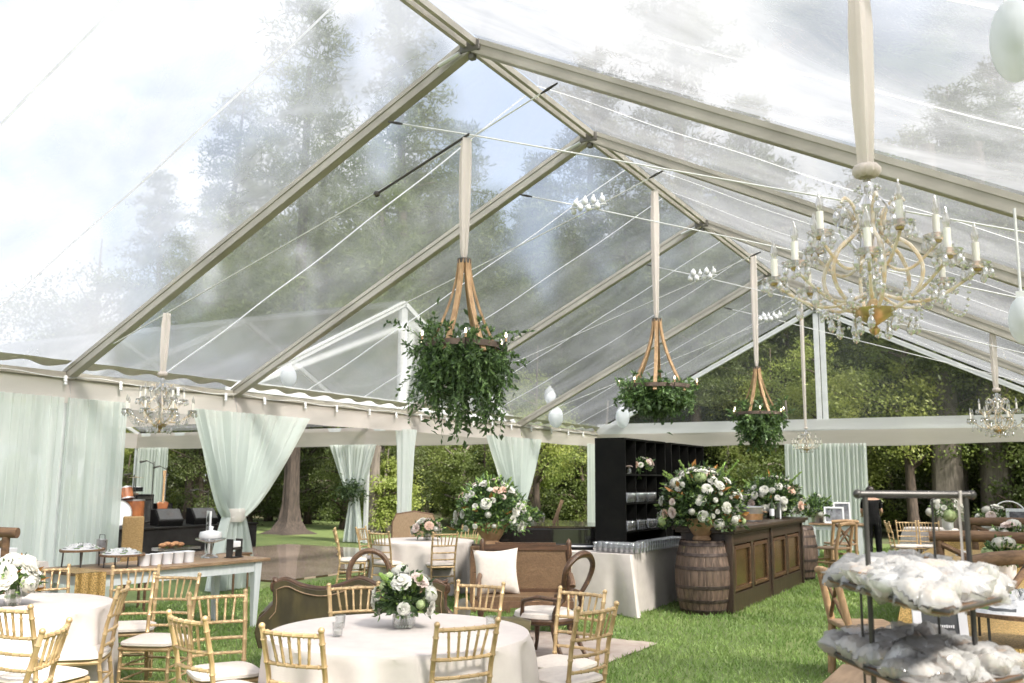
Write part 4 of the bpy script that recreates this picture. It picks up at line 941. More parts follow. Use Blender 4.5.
o=mb.build('bread_rolls',M('bread',(.42,.22,.1),(.3,.14,.06),.7,0,9)); o.location=(-8.36,7.15,.93); tag(o,'brown bread rolls piled on the glass tray','bread')
t=thing('glass_cake_stand','white-topped glass cake stand with cups at the right end of the farm table','cake stand',(-8.35,7.68,.775))
MB().lathe([(.001,0),(.1,0),(.09,.02),(.03,.05),(.03,.16),(.16,.2),(.17,.21),(.17,.22),(.001,.215)],n=30).build('stand',glass,t); MB().lathe([(.001,.22),(.12,.22),(.13,.24),(.12,.29),(.02,.31),(.03,.35),(.001,.36)],n=24).build('dome',whitep,t)
t=thing('beverage_crate','small dark rack with white napkins beside the cake stand','rack',(-8.15,7.86,.775)); MB().box((0,0,.1),(.1,.16,.02)).box((0,-.07,.11),(.1,.012,.2)).box((0,.07,.11),(.1,.012,.2)).box((0,0,.005),(.12,.18,.01)).build('rack_frame',darkm,t,False); MB().box((0,0,.15),(.09,.12,.07)).build('napkins',whitep,t,False,bevel=.01)
t=thing('hanging_plaque','narrow white plaque with a black pointed diamond at the farm table end','sign',(-8.72,7.98,.775),math.radians(-28))
MB().box((0,0,.26),(.16,.02,.5)).build('plaque_board',whitep,t,False,bevel=.004)
pol=[(0,.49),(.045,.41),(.045,.12),(0,.04),(-.045,.12),(-.045,.41)]
MB().prism(pol,.004,(0,-.0125,0),(1,0,0),(0,0,1),(0,1,0)).build('dark_diamond',black,t,False)
mb=MB()
for z in (.15,.2,.235,.27,.31,.36): mb.box((0,-.0155,z),(.06,.003,.008)); mb.box((.012*sin(z*90),-.0155,z+.017),(.03,.003,.01))
mb.build('lettering',whitep,t,False)
# side table under white cloth, boxes
o=rectcloth(.4,.75,.78,.03,240).build('tablecloth',linen); o.location=(-9.75,5.6,0); tag(o,'white cloth over the side table against the left curtains','tablecloth')
for k,(x,y_,w,h) in enumerate(((-9.6,5.25,.3,.17),(-9.62,5.62,.2,.16),(-9.6,5.95,.28,.15))):
    o=MB().box((0,0,h/2),(.22,w,h),taper=.85).build('white_box',whitep,smooth=False,bevel=.008); o.location=(x,y_,.783); tag(o,['large white box, leftmost on the side table by the curtains','small grey-white box in the middle of the side table by the curtains','white box at the right of the side table by the curtains'][k],'box','white boxes on the side table')
t=thing('low_chest','small brown wicker chest on the grass under the gathered curtain','chest',(-10.1,9.75,0),.2)
MB().box((0,0,.5),(.3,.4,.16)).build('basket',wick,t,False,bevel=.02); MB().box((0,0,.6),(.32,.42,.03)).build('lid',oak,t,False)
for sx in (-1,1):
    for sy in (-1,1): MB().tube([(sx*.12,sy*.17,.43),(sx*.12,sy*.17,0)],.015,6).build('leg',oak,t)

# ------------------------------------------------------------------ log furniture
def log_bench(label,loc,rz,w=1.5,h=1.05,r=.06):
    t=thing('log_bench',label,'bench',loc,rz,'rustic log benches')
    mb=MB(); mb.tube([(-w/2,0,h),(-w/6,0,h+.015),(w/6,0,h+.01),(w/2,0,h)],[r*.95,r,r*1.02,r*.95],14); mb.build('top_rail',log,t)
    for s in (-1,1):
        MB().tube([(s*(w/2-.1),0,0),(s*(w/2-.1),0,h-.03)],[r*.75,r*.7],10).build('back_post',log,t); MB().tube([(s*(w/2-.1),.45,0),(s*(w/2-.1),.45,.42)],[r*.75,r*.7],10).build('leg',log,t)
        MB().tube([(s*(w/2-.12),.02*s,h-.08),(-s*(w/2-.12),.02*s,.5)],.03,8).build('cross_brace',log,t)
    MB().box((0,.23,.45),(w-.05,.48,.06)).build('seat',tanw,t,False,bevel=.01)
    return t
log_bench('log bench at the far right with a cross-braced back, the farthest of the three',(-.25,16.6,0),math.radians(4),1.6,1.07,.07)
log_bench('log bench at the right edge, the middle one, above a white centrepiece',(-.42,11.0,0),math.radians(3),1.3,1.12,.06)
log_bench('nearest log bench on the right, its round rail end above the snack tray',(-.30,8.55,0),math.radians(68),1.2,1.08,.058)
log_bench('log bench cut by the left edge in front of the mint curtains',(-8.62,4.86,0),math.radians(29),1.25,1.18,.05)
def log_chair(label,loc,rz):
    t=thing('log_chair',label,'chair',loc,rz,'rustic log chairs')
    for s in (-1,1):
        MB().tube([(s*.24,-.22,0),(s*.24,-.2,.45),(s*.22,-.3,.92)],[.035,.034,.03],10).build('back_post',logl,t); MB().tube([(s*.23,.22,0),(s*.23,.22,.42)],[.036,.034],10).build('leg',logl,t)
        MB().tube([(s*.24,-.22,.2),(s*.23,.22,.2)],.02,8).build('stretcher',logl,t)
    MB().tube([(-.26,-.3,.90),(0,-.34,.92),(.26,-.3,.90)],.034,10).build('top_rail',logl,t)
    MB().tube([(-.2,-.27,.86),(.22,-.22,.5)],.018,8).build('cross_brace',log,t); MB().tube([(.2,-.275,.86),(-.22,-.215,.5)],.018,8).build('cross_brace',log,t)
    MB().box((0,.01,.455),(.5,.5,.04)).build('seat',tanw,t,False,bevel=.012); MB().tube([(-.22,.22,.24),(.22,.22,.24)],.02,8).build('stretcher',logl,t)
    return t
log_chair('peeled-log chair on the grass beneath the upper snack tray, facing right',(-1.42,8.75,0),math.radians(-62))
log_chair('peeled-log chair in front of the far white-legged table, behind the bar',(-3.55,19.6,0),math.radians(30))
log_chair('low peeled-log chair partly hidden at the far end of the bar',(-3.45,18.3,0),math.radians(70))

# ------------------------------------------------------------------ right side tables
t=thing('farm_table','white-legged farm table with picture frames against the back curtain','table',(-3.95,21.6,0),math.radians(4))
MB().box((0,0,.755),(1.15,.7,.04)).build('tabletop',tanw,t,False,bevel=.005); MB().box((0,0,.68),(1.0,.6,.1)).build('apron',whitew,t,False)
for sx in (-1,1):
    for sy in (-1,1): MB().box((sx*.48,sy*.28,.36),(.1,.1,.72),taper=.55).build('leg',whitew,t,False)
def photo_frame(label,loc,rz,w,h):
    t=thing('picture_frame',label,'picture frame',loc,rz,'white picture frames')
    R=Matrix.Rotation(math.radians(-10),3,'X'); b=.035
    mb=MB()
    for c,d in (((0,0,b/2),(w,.025,b)),((0,0,h-b/2),(w,.025,b)),((-w/2+b/2,0,h/2),(b,.025,h-2*b)),((w/2-b/2,0,h/2),(b,.025,h-2*b))): mb.box(R@Vector(c),d,rot=R)
    mb.build('frame',whitep,t,False); MB().box(R@Vector((0,.003,h/2)),(w-2*b,.008,h-2*b),rot=R).build('picture',M('photo_print',(.25,.26,.28),(.06,.06,.07),.3,0,9),t,False); return t
photo_frame('white picture frame in front on the far farm table',(-3.98,21.4,.777),.3,.42,.36)
photo_frame('white picture frame standing behind the first on the far farm table',(-3.86,21.7,.777),.3,.36,.46)
bouquet('grey-white flowers in a bucket on the far farm table',(-4.38,21.6,.95),.34,.42,14,.06,12,'w h w',420,2,0,llen=.11)
t=thing('tin_bucket','grey tin bucket of flowers on the far farm table','bucket',(-4.38,21.6,.777)); MB().lathe([(.001,0),(.12,0),(.15,.24),(.155,.25),(.14,.24),(.001,.2)],n=24).build('bucket_wall',galv,t)
t=thing('candle_jar','small candle jar at the right end of the far farm table','candle holder',(-3.55,21.45,.777)); MB().lathe([(.001,0),(.06,0),(.06,.1),(.05,.1),(.05,.02)],n=16).build('jar',glass,t); MB().lathe([(.001,.01),(.04,.01),(.04,.07),(.001,.07)],n=12).build('candle',candle,t)

def long_table(label,clabel,loc,rz,hx,hy,mat,h=.76):
    t=thing('banquet_table',label,'table',loc,rz,'long tables at the right')
    MB().box((0,0,h-.025),(2*hx,2*hy,.04)).build('tabletop',tanw,t,False,bevel=.006)
    for sx in (-1,1):
        for sy in (-1,1): MB().tube([(sx*(hx-.1),sy*(hy-.1),0),(sx*(hx-.1),sy*(hy-.1),h-.05)],.04,8).build('leg',log,t)
    if clabel:
        o=rectcloth(hx*.6 if mat is None else hx+.015,hy+.01,h+.002,.05,260).build('tablecloth',mat); o.location=loc; o.rotation_euler=(0,0,rz); tag(o,clabel,'tablecloth',group='gold sequined cloths')
    return t
long_table('brown wood table under the tiered snack stand at the lower right corner',None,(-.18,4.0,0),0,.78,1.2,seq)
long_table('table behind the chalkboard sign on the right','gold sequined cloth on the table directly behind the chalkboard sign',(-.02,6.9,0),0,.62,.75,seq)
long_table('table right of the peeled-log chair','gold sequined cloth hanging on the table right of the peeled-log chair',(.0,9.6,0),0,.75,.85,seq)
long_table('table beyond the middle log bench','gold sequined cloth on the table beyond the middle log bench',(-.45,13.4,0),0,.95,1.2,seq)
long_table('table at the far right before the trees','gold sequined cloth on the farthest table at the right before the trees',(-.75,18.6,0),0,.85,1.1,seq)
o=MB().lathe([(.001,.76),(.5,.76),(.53,.72)]+[(.55+.01*k,.72-.14*k) for k in range(1,6)],(0,0,0),120,lambda i,a,r:r*(1+(.03*sin(a*14) if i>2 else 0))).build('tablecloth',linen); o.location=(-2.0,20.9,0); tag(o,'pale grey round tablecloth behind the far gold chairs at right','tablecloth')
for k,(x,y_,z,R_,lb,kd) in enumerate(((-.35,10.35,.95,.17,'white centrepiece just past the nearest log bench','h g w2'),(-.72,17.9,.95,.3,'white centrepiece on the farthest gold table','w b h'),(-.35,13.1,.95,.22,'blush centrepiece beyond the middle log bench','h b'),(-1.62,20.2,1.02,.33,'tall white and green flowers by the far gold chairs','w h g w2'))):
    bouquet(lb,(x,y_,z),R_,R_*1.1,12,R_*.32,20+k,kd,220,0,0,llen=.08)
    t=thing('bowl_vase','white bowl under the '+lb,'vase',(x,y_,.768)); MB().lathe([(.001,0),(.07,0),(.1,.05),(.11,z-.76),(.1,z-.76),(.001,.03)],n=24).build('vessel',whitep,t)
# scattered place settings
for k in range(14):
    ty=[13.4,18.6,9.6][k%3]; x=random.uniform(-.9,.3)-(.1 if ty>10 else -.3); y_=ty+random.uniform(-.8,.8)
    o=MB().box((0,0,.03),(.12,.1,.06)).build('place_card_box',whitep,smooth=False,bevel=.005); o.location=(x,y_,.768); tag(o,'small pale favour box on a gold sequined table','box','favour boxes on the gold tables')
# tiered stand
t=thing('tiered_stand','tall grey pipe-framed stand carrying two trays in the right foreground','stand',(-.356,3.295,.765),math.radians(29.5))
H=.893
mb=MB(); mb.tube([(-.19,0,H),(.185,0,H)],.0125,12); mb.ball((-.188,0,H),.0155); mb.ball((.185,0,H),.0155); mb.build('top_pipe',greym,t)
for s in (-1,1): MB().tube([(s*.164,0,0),(s*.164,0,H)],.0085,10).build('upright',greym,t); MB().box((s*.164,0,.004),(.06,.06,.008)).build('foot',darkm,t,False)
MB().tube([(.13,.17,0),(.13,.17,H-.02),(.13,0,H)],.0045,8).build('rear_rod',greym,t); MB().tube([(-.13,.17,0),(-.13,.17,.59)],.0045,8).build('rear_rod',greym,t)
MB().tube([(.14,-.013,H-.03),(.142,-.014,H+.012),(.147,.014,H+.01),(.15,.016,H-.12),(.15,.018,H-.38)],.004,6).build('twine_tie',strapm,t)
def tray(label,hlabel,A,B,C,D,z,hh,seed,cols):
    P=[Vector((*p,0)) for p in (A,B,C,D)]; c=sum(P,Vector())/4
    poly=[]
    for i in range(4):
        a,b=P[i]-c,P[(i+1)%4]-c
        for k in (.1,.5,.9): 
            q=a.lerp(b,k); poly.append((q.x*(1.0 if k!=.5 else 1.02),q.y*(1.0 if k!=.5 else 1.02)))
    t=thing('snack_tray',label,'tray',(c.x,c.y,z),0,'trays on the tiered stand')
    MB().prism(poly,.016,(0,0,-.008),(1,0,0),(0,1,0),(0,0,1)).build('board',log,t,False,bevel=.003)
    MB().tube([(x*1.0,y*1.0,-.004) for x,y in poly],.006,6,closed=True).build('iron_rim',darkm,t)
    r=np.random.default_rng(seed)
    def at(u,v): return (P[0]-c)*(1-u)*(1-v)+(P[1]-c)*u*(1-v)+(P[2]-c)*u*v+(P[3]-c)*(1-u)*v
    def liner(u,v):
        p=at(u,v); e=(1-abs(2*u-1)**6)*(1-abs(2*v-1)**6); return Vector((p.x*1.0,p.y*1.0,.004+(.012+.008*sin(31*u+9*v)*sin(27*v-5*u))*(.4+.6*e)))
    MB().grid(liner,60,60).build('plastic_liner',cello,t)
    for k in range(cols):
        u,v=r.uniform(.07,.93,2); e=((1-abs(2*u-1)**3)*(1-abs(2*v-1)**3)); q=at(u,v)
        z_=z+.012+hh*e*r.uniform(.15,1.0)
        o=mobj('wrapped_packet',PACK[int(r.integers(0,len(PACK)))],None,(c.x+q.x,c.y+q.y,z_),(r.normal()*.35,r.normal()*.35,r.uniform(0,6.28)),float(r.uniform(.85,1.25)))
        tag(o,hlabel,'wrapped snack',hlabel.split(' in the ')[1])
cello = M_sheer('cellophane',(.60,.595,.585), .6, (9,9,9), .10)
def packet(seed,core):
    r=np.random.default_rng(seed); ph=r.uniform(0,6.28,6); mb=MB()
    for sg in (-1,1):
        mb.m=0
        def fn(u,v,sg=sg):
            a,b=2*u-1,2*v-1; e=(max(0,1-abs(a)**3)*max(0,1-abs(b)**2.6))**.55
            w=.006*abs(sin(6*a+5*b+ph[0]))+.006*abs(sin(9*b-7*a+ph[1]))+.003*abs(sin(15*a+ph[2]+4*b))
            return (a*(.062+.006*abs(b)),b*.045,sg*(.021*e+w*(e+.25))+.004*sin(14*b+ph[4])*(1-e))
        mb.grid(fn,18,14)
    mb.m=1; mb.ball((0,0,.006),.036,12,8,(1.4,1.05,.62))
    return mb.mesh('wrapped_packet',[cello,core])
PACK=[packet(k,m_) for k,m_ in enumerate((whitep,linen,snack,cush,brownleaf,M('cream_filling',(.72,.64,.52),(.6,.48,.34),.6,0,30),lf_lime,whitep,M('grey_wrap',(.6,.62,.64),(.5,.52,.55),.4)))]
tray('upper wooden tray of the tiered stand','small clear-wrapped packet in the pile on the upper tray of the tiered stand',(-.72,3.55),(-.25,2.72),(-.09,3.3),(-.5,3.95),1.362,.05,3,125)
tray('lower wooden tray of the tiered stand','small clear-wrapped packet in the pile on the lower tray of the tiered stand',(-.68,3.42),(-.29,2.85),(-.06,3.35),(-.42,3.85),1.12,.028,5,100)
riser('raised iron board at the right edge',(-.15,6.35,.768),.2,.36,.3,.16,.1)
# chalkboard sign
t=thing('chalkboard_sign','slanted chalkboard in a white frame with white chalk drawing and lettering','sign',(-.46,5.1,.762),math.radians(16))
R=Matrix.Rotation(math.radians(-14),3,'X'); w,h=.25,.42
mb=MB()
for c,d in (((0,0,.02),(w,.025,.04)),((0,0,h-.02),(w,.025,.04)),((-w/2+.02,0,h/2),(.04,.025,h-.08)),((w/2-.02,0,h/2),(.04,.025,h-.08))): mb.box(R@Vector(c),d,rot=R)
mb.build('frame',whitep,t,False); MB().box(R@Vector((0,.003,h/2)),(w-.08,.01,h-.08),rot=R).build('slate_panel',slate,t,False)
mb=MB()
for k in range(9):
    a=2*PI*k/9; p=R@Vector((.022*cos(a)+.01,-.005,.335+.012*sin(2*a))); mb.box(p,(.022,.003,.008),rot=R@Matrix.Rotation(a,3,'Y'))
for k in range(10):
    a=2*PI*k/10; mb.box(R@Vector((.012*cos(a)*.7,-.005,.305+.014*sin(a))),(.006,.003,.005),rot=R)
for k in range(13): mb.box(R@Vector((-.06+.01*k,-.005,.235)),(.007,.003,.012 if k%3 else .016),rot=R)
mb.box(R@Vector((0,-.005,.205)),(.07,.003,.004),rot=R)
for k in range(8): mb.box(R@Vector((-.035+.01*k,-.005,.16)),(.007,.003,.012),rot=R)
mb.build('chalk_lettering',whitep,t,False)
t=thing('picture_frame','small white framed sign with a wire hoop at the far right edge','sign',(-.28,17.9,.78),.1)
MB().box((0,0,.3),(.5,.04,.36)).build('frame',whitew,t,False); MB().box((0,-.022,.3),(.4,.006,.26)).build('picture',MATS['photo_print'],t,False); MB().tube([(.28*cos(a)-.2,0.03,.3+.3*sin(a)) for a in np.linspace(0,PI,16)],.01,6).build('hoop',steelw,t)

# ------------------------------------------------------------------ band
t=thing('stage_platform','low black skirted stage behind the dance floor','stage',(-18.6,13.6,0)); MB().box((0,0,.28),(4.1,6.1,.56)).build('skirt',blackf,t,False); MB().box((0,0,.585),(4.16,6.16,.04)).build('deck',black,t,False,bevel=.01)
MB().box((-6.0+4.4,0,-.0),(.01,.01,.01))
SZ=.606
def wedge(label,loc,rz):
    t=thing('stage_monitor',label,'speaker',loc,rz,'stage monitors along the stage front')
    MB().prism([(-.28,0),(.2,0),(.28,.12),(-.02,.36),(-.28,.36)],.56,(0,0,0),(1,0,0),(0,0,1),(0,1,0)).build('cabinet',blackf,t,False,bevel=.015)
    n=Vector((.24,0,.30)).normalized(); c=Vector((.135,0,.245)); R=Matrix((Vector((.30,0,-.24)).normalized(),Vector((0,1,0)),n)).transposed()
    MB().box(c+n*.008,(.34,.5,.012),rot=R).build('grille',M('grille',(.06,.06,.06),(.03,.03,.03),.5,.3,80),t,False)
    o=MB().lathe([(.001,.0),(.07,.0),(.08,.006),(.001,.006)],n=20).build('horn_badge',greym,t); o.matrix_local=Matrix.Translation(c+n*.016)@R.to_4x4()
for k,y_ in enumerate((14.35,15.35,16.3)): wedge(['black wedge monitor on the stage front, leftmost','black wedge monitor on the stage front, left of the gathered curtain','black wedge monitor on the stage front, just right of the gathered curtain'][k],(-17.0,y_,SZ),math.radians(-20))
t=thing('amplifier','tall black amplifier cabinet under the keyboard','amplifier',(-18.5,14.75,SZ),.2); MB().box((0,0,.33),(.4,.62,.66)).build('cabinet',blackf,t,False,bevel=.02); MB().box((.205,0,.28),(.01,.54,.48)).build('grille',MATS['grille'],t,False); MB().box((.205,0,.58),(.012,.54,.07)).build('control_panel',greym,t,False)
t=thing('amplifier','small black amplifier right of the guitar','amplifier',(-18.5,15.4,SZ),.1); MB().box((0,0,.22),(.3,.5,.44)).build('cabinet',blackf,t,False,bevel=.02); MB().box((.155,0,.18),(.01,.42,.3)).build('grille',MATS['grille'],t,False)
t=thing('keyboard','stage keyboard on a stand at the left of the stage','keyboard',(-18.6,14.1,SZ),math.radians(75)); MB().box((0,0,.78),(1.3,.32,.1)).build('keyboard_case',black,t,False,bevel=.01); MB().box((0,-.07,.835),(1.2,.14,.012)).build('white_keys',whitep,t,False); MB().box((0,-.02,.62),(1.1,.3,.14)).build('lower_organ',oak,t,False,bevel=.01)
for s in (-1,1): MB().tube([(s*.45,-.2,0),(s*.45,.15,.55)],.018).tube([(s*.45,.2,0),(s*.45,-.15,.55)],.018).build('stand_leg',darkm,t)
def mic(label,loc,hgt,lean):
    t=thing('microphone_stand',label,'microphone stand',loc,0,'microphone stands on the stage')
    MB().tube([(0,0,0),(0,0,hgt)],.011,8).build('pole',darkm,t); MB().tube([(0,-.02,hgt-.05),(lean*.2,-.25,hgt+.02)],.009,6).build('boom',darkm,t); mb=MB(); mb.tube([(lean*.2,-.25,hgt+.02),(lean*.22,-.4,hgt-.01)],[.016,.02]); mb.ball((lean*.22,-.42,hgt-.01),.03); mb.build('microphone',darkm,t)
    for k in range(3): MB().tube([(0,0,.06),(.25*cos(k*2.1),.25*sin(k*2.1),.005)],.009,6).build('leg',darkm,t)
mic('mic stand in front of the keyboard, the shortest',(-18.0,14.2,SZ),1.12,1); mic('mic stand beside the guitar, the tallest',(-18.0,14.72,SZ),1.42,.3); mic('mic stand right of the guitar against the trees',(-18.0,15.1,SZ),1.3,.3); mic('mic stand right of the gathered curtain',(-18.1,17.4-.9,SZ),.75,-.6)
t=thing('electric_guitar','pale tan guitar upright on a stand near the tallest mic stand','guitar',(-17.9,14.95,SZ+.05),math.radians(70))
MB().prism([(0,.02),(.16,.06),(.17,.2),(.11,.3),(.14,.42),(.06,.46),(0,.42),(-.06,.46),(-.14,.42),(-.11,.3),(-.17,.2),(-.16,.06)],.05,(0,0,0),(1,0,0),(0,0,1),(0,1,0)).build('body',acr,t,False,bevel=.012)
MB().box((0,-.01,.72),(.045,.03,.62)).build('neck',logl,t,False); MB().box((0,-.01,1.09),(.08,.02,.16),taper=.7).build('headstock',logl,t,False)
for s in (-1,1): MB().tube([(s*.12,.05,-.05),(s*.08,-.02,.1),(0,.1,.4)],.01,6).build('stand_leg',darkm,t)
t=thing('drum_kit','drum kit mostly hidden behind the straight mint curtain','drums',(-17.7,13.55,SZ),math.radians(70))
def drum(nm,c,r,h,ax3):
    R=Vector(ax3).to_track_quat('Z','Y').to_matrix().to_4x4(); o=MB().lathe([(.001,-h/2),(r,-h/2),(r,h/2),(.001,h/2)],n=28).build(nm,acr,t); o.matrix_local=Matrix.Translation(c)@R
    for s in (-1,1):
        q=MB().lathe([(r*.97,s*h/2-.015),(r*1.03,s*h/2-.015),(r*1.03,s*h/2+.015),(r*.97,s*h/2+.015)],n=28).build('hoop',galv,o)
    hd=MB().lathe([(.001,h/2+.006),(r*.96,h/2+.006)],n=28).build('drum_head',whitew,o)
drum('bass_drum',(0,0,.28),.27,.4,(0,-1,.0)); drum('tom_drum',(-.17,-.05,.7),.14,.22,(.1,.3,1)); drum('tom_drum',(.17,-.05,.7),.15,.24,(-.1,.3,1)); drum('floor_tom',(.5,.3,.35),.2,.4,(0,0,1)); drum('snare_drum',(-.4,.35,.55),.18,.13,(0,0,1))
for x,z in ((-.55,.95),(.45,1.05)): 
    MB().tube([(x,.2,0),(x,.2,z)],.01,6).build('cymbal_stand',darkm,t); MB().lathe([(.001,.03),(.03,.02),(.2,0),(.001,.0)],(x,.2,z),24).build('cymbal',brass,t)

# ------------------------------------------------------------------ chandeliers
def sash(mb,z0,z1,r0,r1,n=16):
    mb.lathe([(r0*.6,z0),(r0,z0+.04*(z1-z0)),((r0+r1)/2*1.25,(z0*.6+z1*.4)),(r1*1.2,z0*.2+z1*.8),(r1,z1)],n=20,wave=lambda i,a,r:r*(1+.26*sin(5*a)+.13*sin(9*a+i)))
def crystal_drop(mb,p,s):
    x,y,z=p; mb.lathe([(.0005,0),(s*.28,-s*.45),(s*.42,-s*.95),(s*.3,-s*1.3),(.0005,-s*1.5)],(x,y,z),6); mb.ball((x,y,z+.0),s*.2,6,4)
_d=MB(); crystal_drop(_d,(0,0,0),1.0); _d.ball((0,0,.2),.22,6,4); DROP=_d.mesh('crystal_drop',crystal)
def chandelier(label,loc,D,ztop,detail=True,arms=8):
    """D diameter; loc at bottom finial"""
    t=thing('crystal_chandelier',label,'chandelier',loc,random.uniform(0,1),'crystal chandeliers'); k=D/1.15
    mb=MB(); sash(mb,.90*k,ztop-loc[2],.026*k+.008,.034*k+.009); mb.build('fabric_sash',strapm,t)
    mb=MB()
    for j in range(9): a=j*.7; mb.ball((.04*k*cos(a),.04*k*sin(a),.90*k),.038*k,7,5)
    mb.build('sash_rosette',strapm,t)
    MB().lathe([(.001,0),(.02*k,.01*k),(.03*k,.03*k),(.012*k,.05*k),(.05*k,.075*k),(.1*k,.11*k),(.11*k,.14*k),(.04*k,.155*k),(.015*k,.2*k)],n=18).build('bottom_bowl',brass,t)
    MB().lathe([(.012*k,.16*k),(.03*k,.24*k),(.045*k,.28*k),(.015*k,.34*k),(.02*k,.4*k),(.055*k,.45*k),(.05*k,.52*k),(.02*k,.6*k),(.05*k,.66*k),(.06*k,.70*k),(.03*k,.76*k),(.035*k,.82*k),(.01*k,.86*k)],n=18).build('stem_column',crystal,t)
    MB().lathe([(.03*k,.44*k),(.04*k,.44*k),(.04*k,.53*k),(.03*k,.53*k)],n=14).build('gilt_collar',brass,t)
    for j in range(6):   # lyre frame arms
        a=2*PI*j/6; P=[]
        for (r,z) in ((.03,.13),(.14,.15),(.235,.24),(.255,.35),(.2,.46),(.1,.54),(.075,.62),(.11,.70),(.16,.73),(.185,.70)): P.append((r*k*cos(a),r*k*sin(a),z*k))
        MB().tube(sm(P,3),[.0105*k]*21+[.009*k]*4+[.007*k]*3,8).build('lyre_arm',goldg,t)
    for ring,(n_,R,z0) in enumerate(((arms,.5,.26),(arms//2+1,.33,.44))):
        for j in range(n_):
            a=2*PI*(j+.5*ring)/n_; P=[]
            for q in range(9):
                u=q/8; r=(.05+(R-.05)*u)*k; z=(z0-.04-.075*sin(PI*u*1.15)+.05*u)*k; P.append((r*cos(a),r*sin(a),z))
            A=MB().tube(sm(P,2),.0085*k,7).build('candle_arm',goldg,t); e=P[-1]
            c=(e[0],e[1],e[2])
            MB().lathe([(.001,0),(.02*k,.0),(.025*k,.012*k),(.001,.014*k)],(c[0],c[1],c[2]),12).build('candle_cup',brass,t)
            MB().lathe([(.02*k,.014*k),(.05*k,.02*k),(.07*k,.04*k),(.066*k,.04*k),(.045*k,.024*k)],c,16,lambda i,a_,r:r*(1+.07*sin(8*a_))).build('bobeche',crystal,A)
            MB().lathe([(.018*k,.016*k),(.018*k,.15*k),(.001,.152*k)],c,10).build('candle_sleeve',candle,A)
            MB().lathe([(.008*k,.152*k),(.019*k,.175*k),(.020*k,.192*k),(.010*k,.23*k),(.0005,.26*k)],c,10).build('bulb',M_glass('bulb_glass',(1,.98,.94),.15,.35) if 'bulb_glass' not in MATS else MATS['bulb_glass'],A)
            if detail:
                for q in range(6): b=q*PI/3+a; mobj('crystal_drop',DROP,A,(c[0]+.064*k*cos(b),c[1]+.064*k*sin(b),c[2]+.018*k),sc=(.042*k,.042*k,(.036+.012*(q%2))*k))
    mb=MB()
    for j in range(arms):   # swags of beads
        a0,a1=2*PI*j/arms,2*PI*(j+1)/arms; 
        for q in range(12):
            u=q/12; r=(.46 if j%2 else .2)*k; aa=a0+(a1-a0)*u; rr=r+(.18*k*(1-u) if j%2==0 else -.2*k*u*0); mb.ball((rr*cos(aa),rr*sin(aa),(.24-.13*sin(PI*u))*k),.010*k,6,4)
    for j in range(8):
        a=j*PI/4; r=(.13+.1*(j%2))*k
        for q in range(3): mb.ball((r*cos(a),r*sin(a),(.12-.02*q)*k),.008*k,6,4)
    mb.build('bead_swag',crystal,t)
    for j in range(12): a=j*PI/6+.2; r=(.12+.11*(j%3)/2)*k; mobj('pendant_crystal',DROP,t,(r*cos(a),r*sin(a),(.07+.02*(j%2))*k),sc=.055*k)
    for j in range(12): a=j*PI/6; mobj('pendant_crystal',DROP,t,(.17*k*cos(a),.17*k*sin(a),.69*k),sc=.05*k)
    for j in range(14): a=j*2*PI/14; mobj('pendant_crystal',DROP,t,((.30+.08*(j%2))*k*cos(a),(.30+.08*(j%2))*k*sin(a),(.23-.02*(j%3))*k),sc=.055*k)
    mb=MB()
    for ring,(R1,z1,n1) in enumerate(((.10,.60,10),(.075,.36,9),(.06,.80,8))):
        for j in range(n1):
            a=2*PI*j/n1; mb.ball((R1*k*cos(a),R1*k*sin(a),z1*k),.013*k,6,4); mb.ball((R1*.8*k*cos(a+.2),R1*.8*k*sin(a+.2),(z1-.035)*k),.011*k,6,4); mb.ball((R1*.6*k*cos(a),R1*.6*k*sin(a),(z1-.07)*k),.009*k,6,4)
    mb.build('bead_tassels',crystal,t)
    for j in range(6):
        a=2*PI*(j+.5)/6; P=[((.06+.10*sin(PI*u))*k*cos(a),(.06+.10*sin(PI*u))*k*sin(a),(.45+.3*u)*k) for u in np.linspace(0,1,7)]
        MB().tube(sm(P,2),.007*k,6).build('glass_scroll',crystal,t)
    return t
chandelier('large crystal and gilt chandelier with white candle bulbs at upper right, nearest the camera',(-.61,4.43,2.36),1.0,zroof(-.61)+.02)
chandelier('crystal chandelier hanging in front of the left mint curtains',(-9.02,7.42,2.2),.9,3.64,True,8)
chandelier('small crystal chandelier hanging at the far right in front of the back valance',(-.45,14.9,2.34),.86,3.85,True,8)
chandelier('tiny distant crystal chandelier over the far end of the bar',(-4.58,21.7,2.33),.72,6.0,False,8)

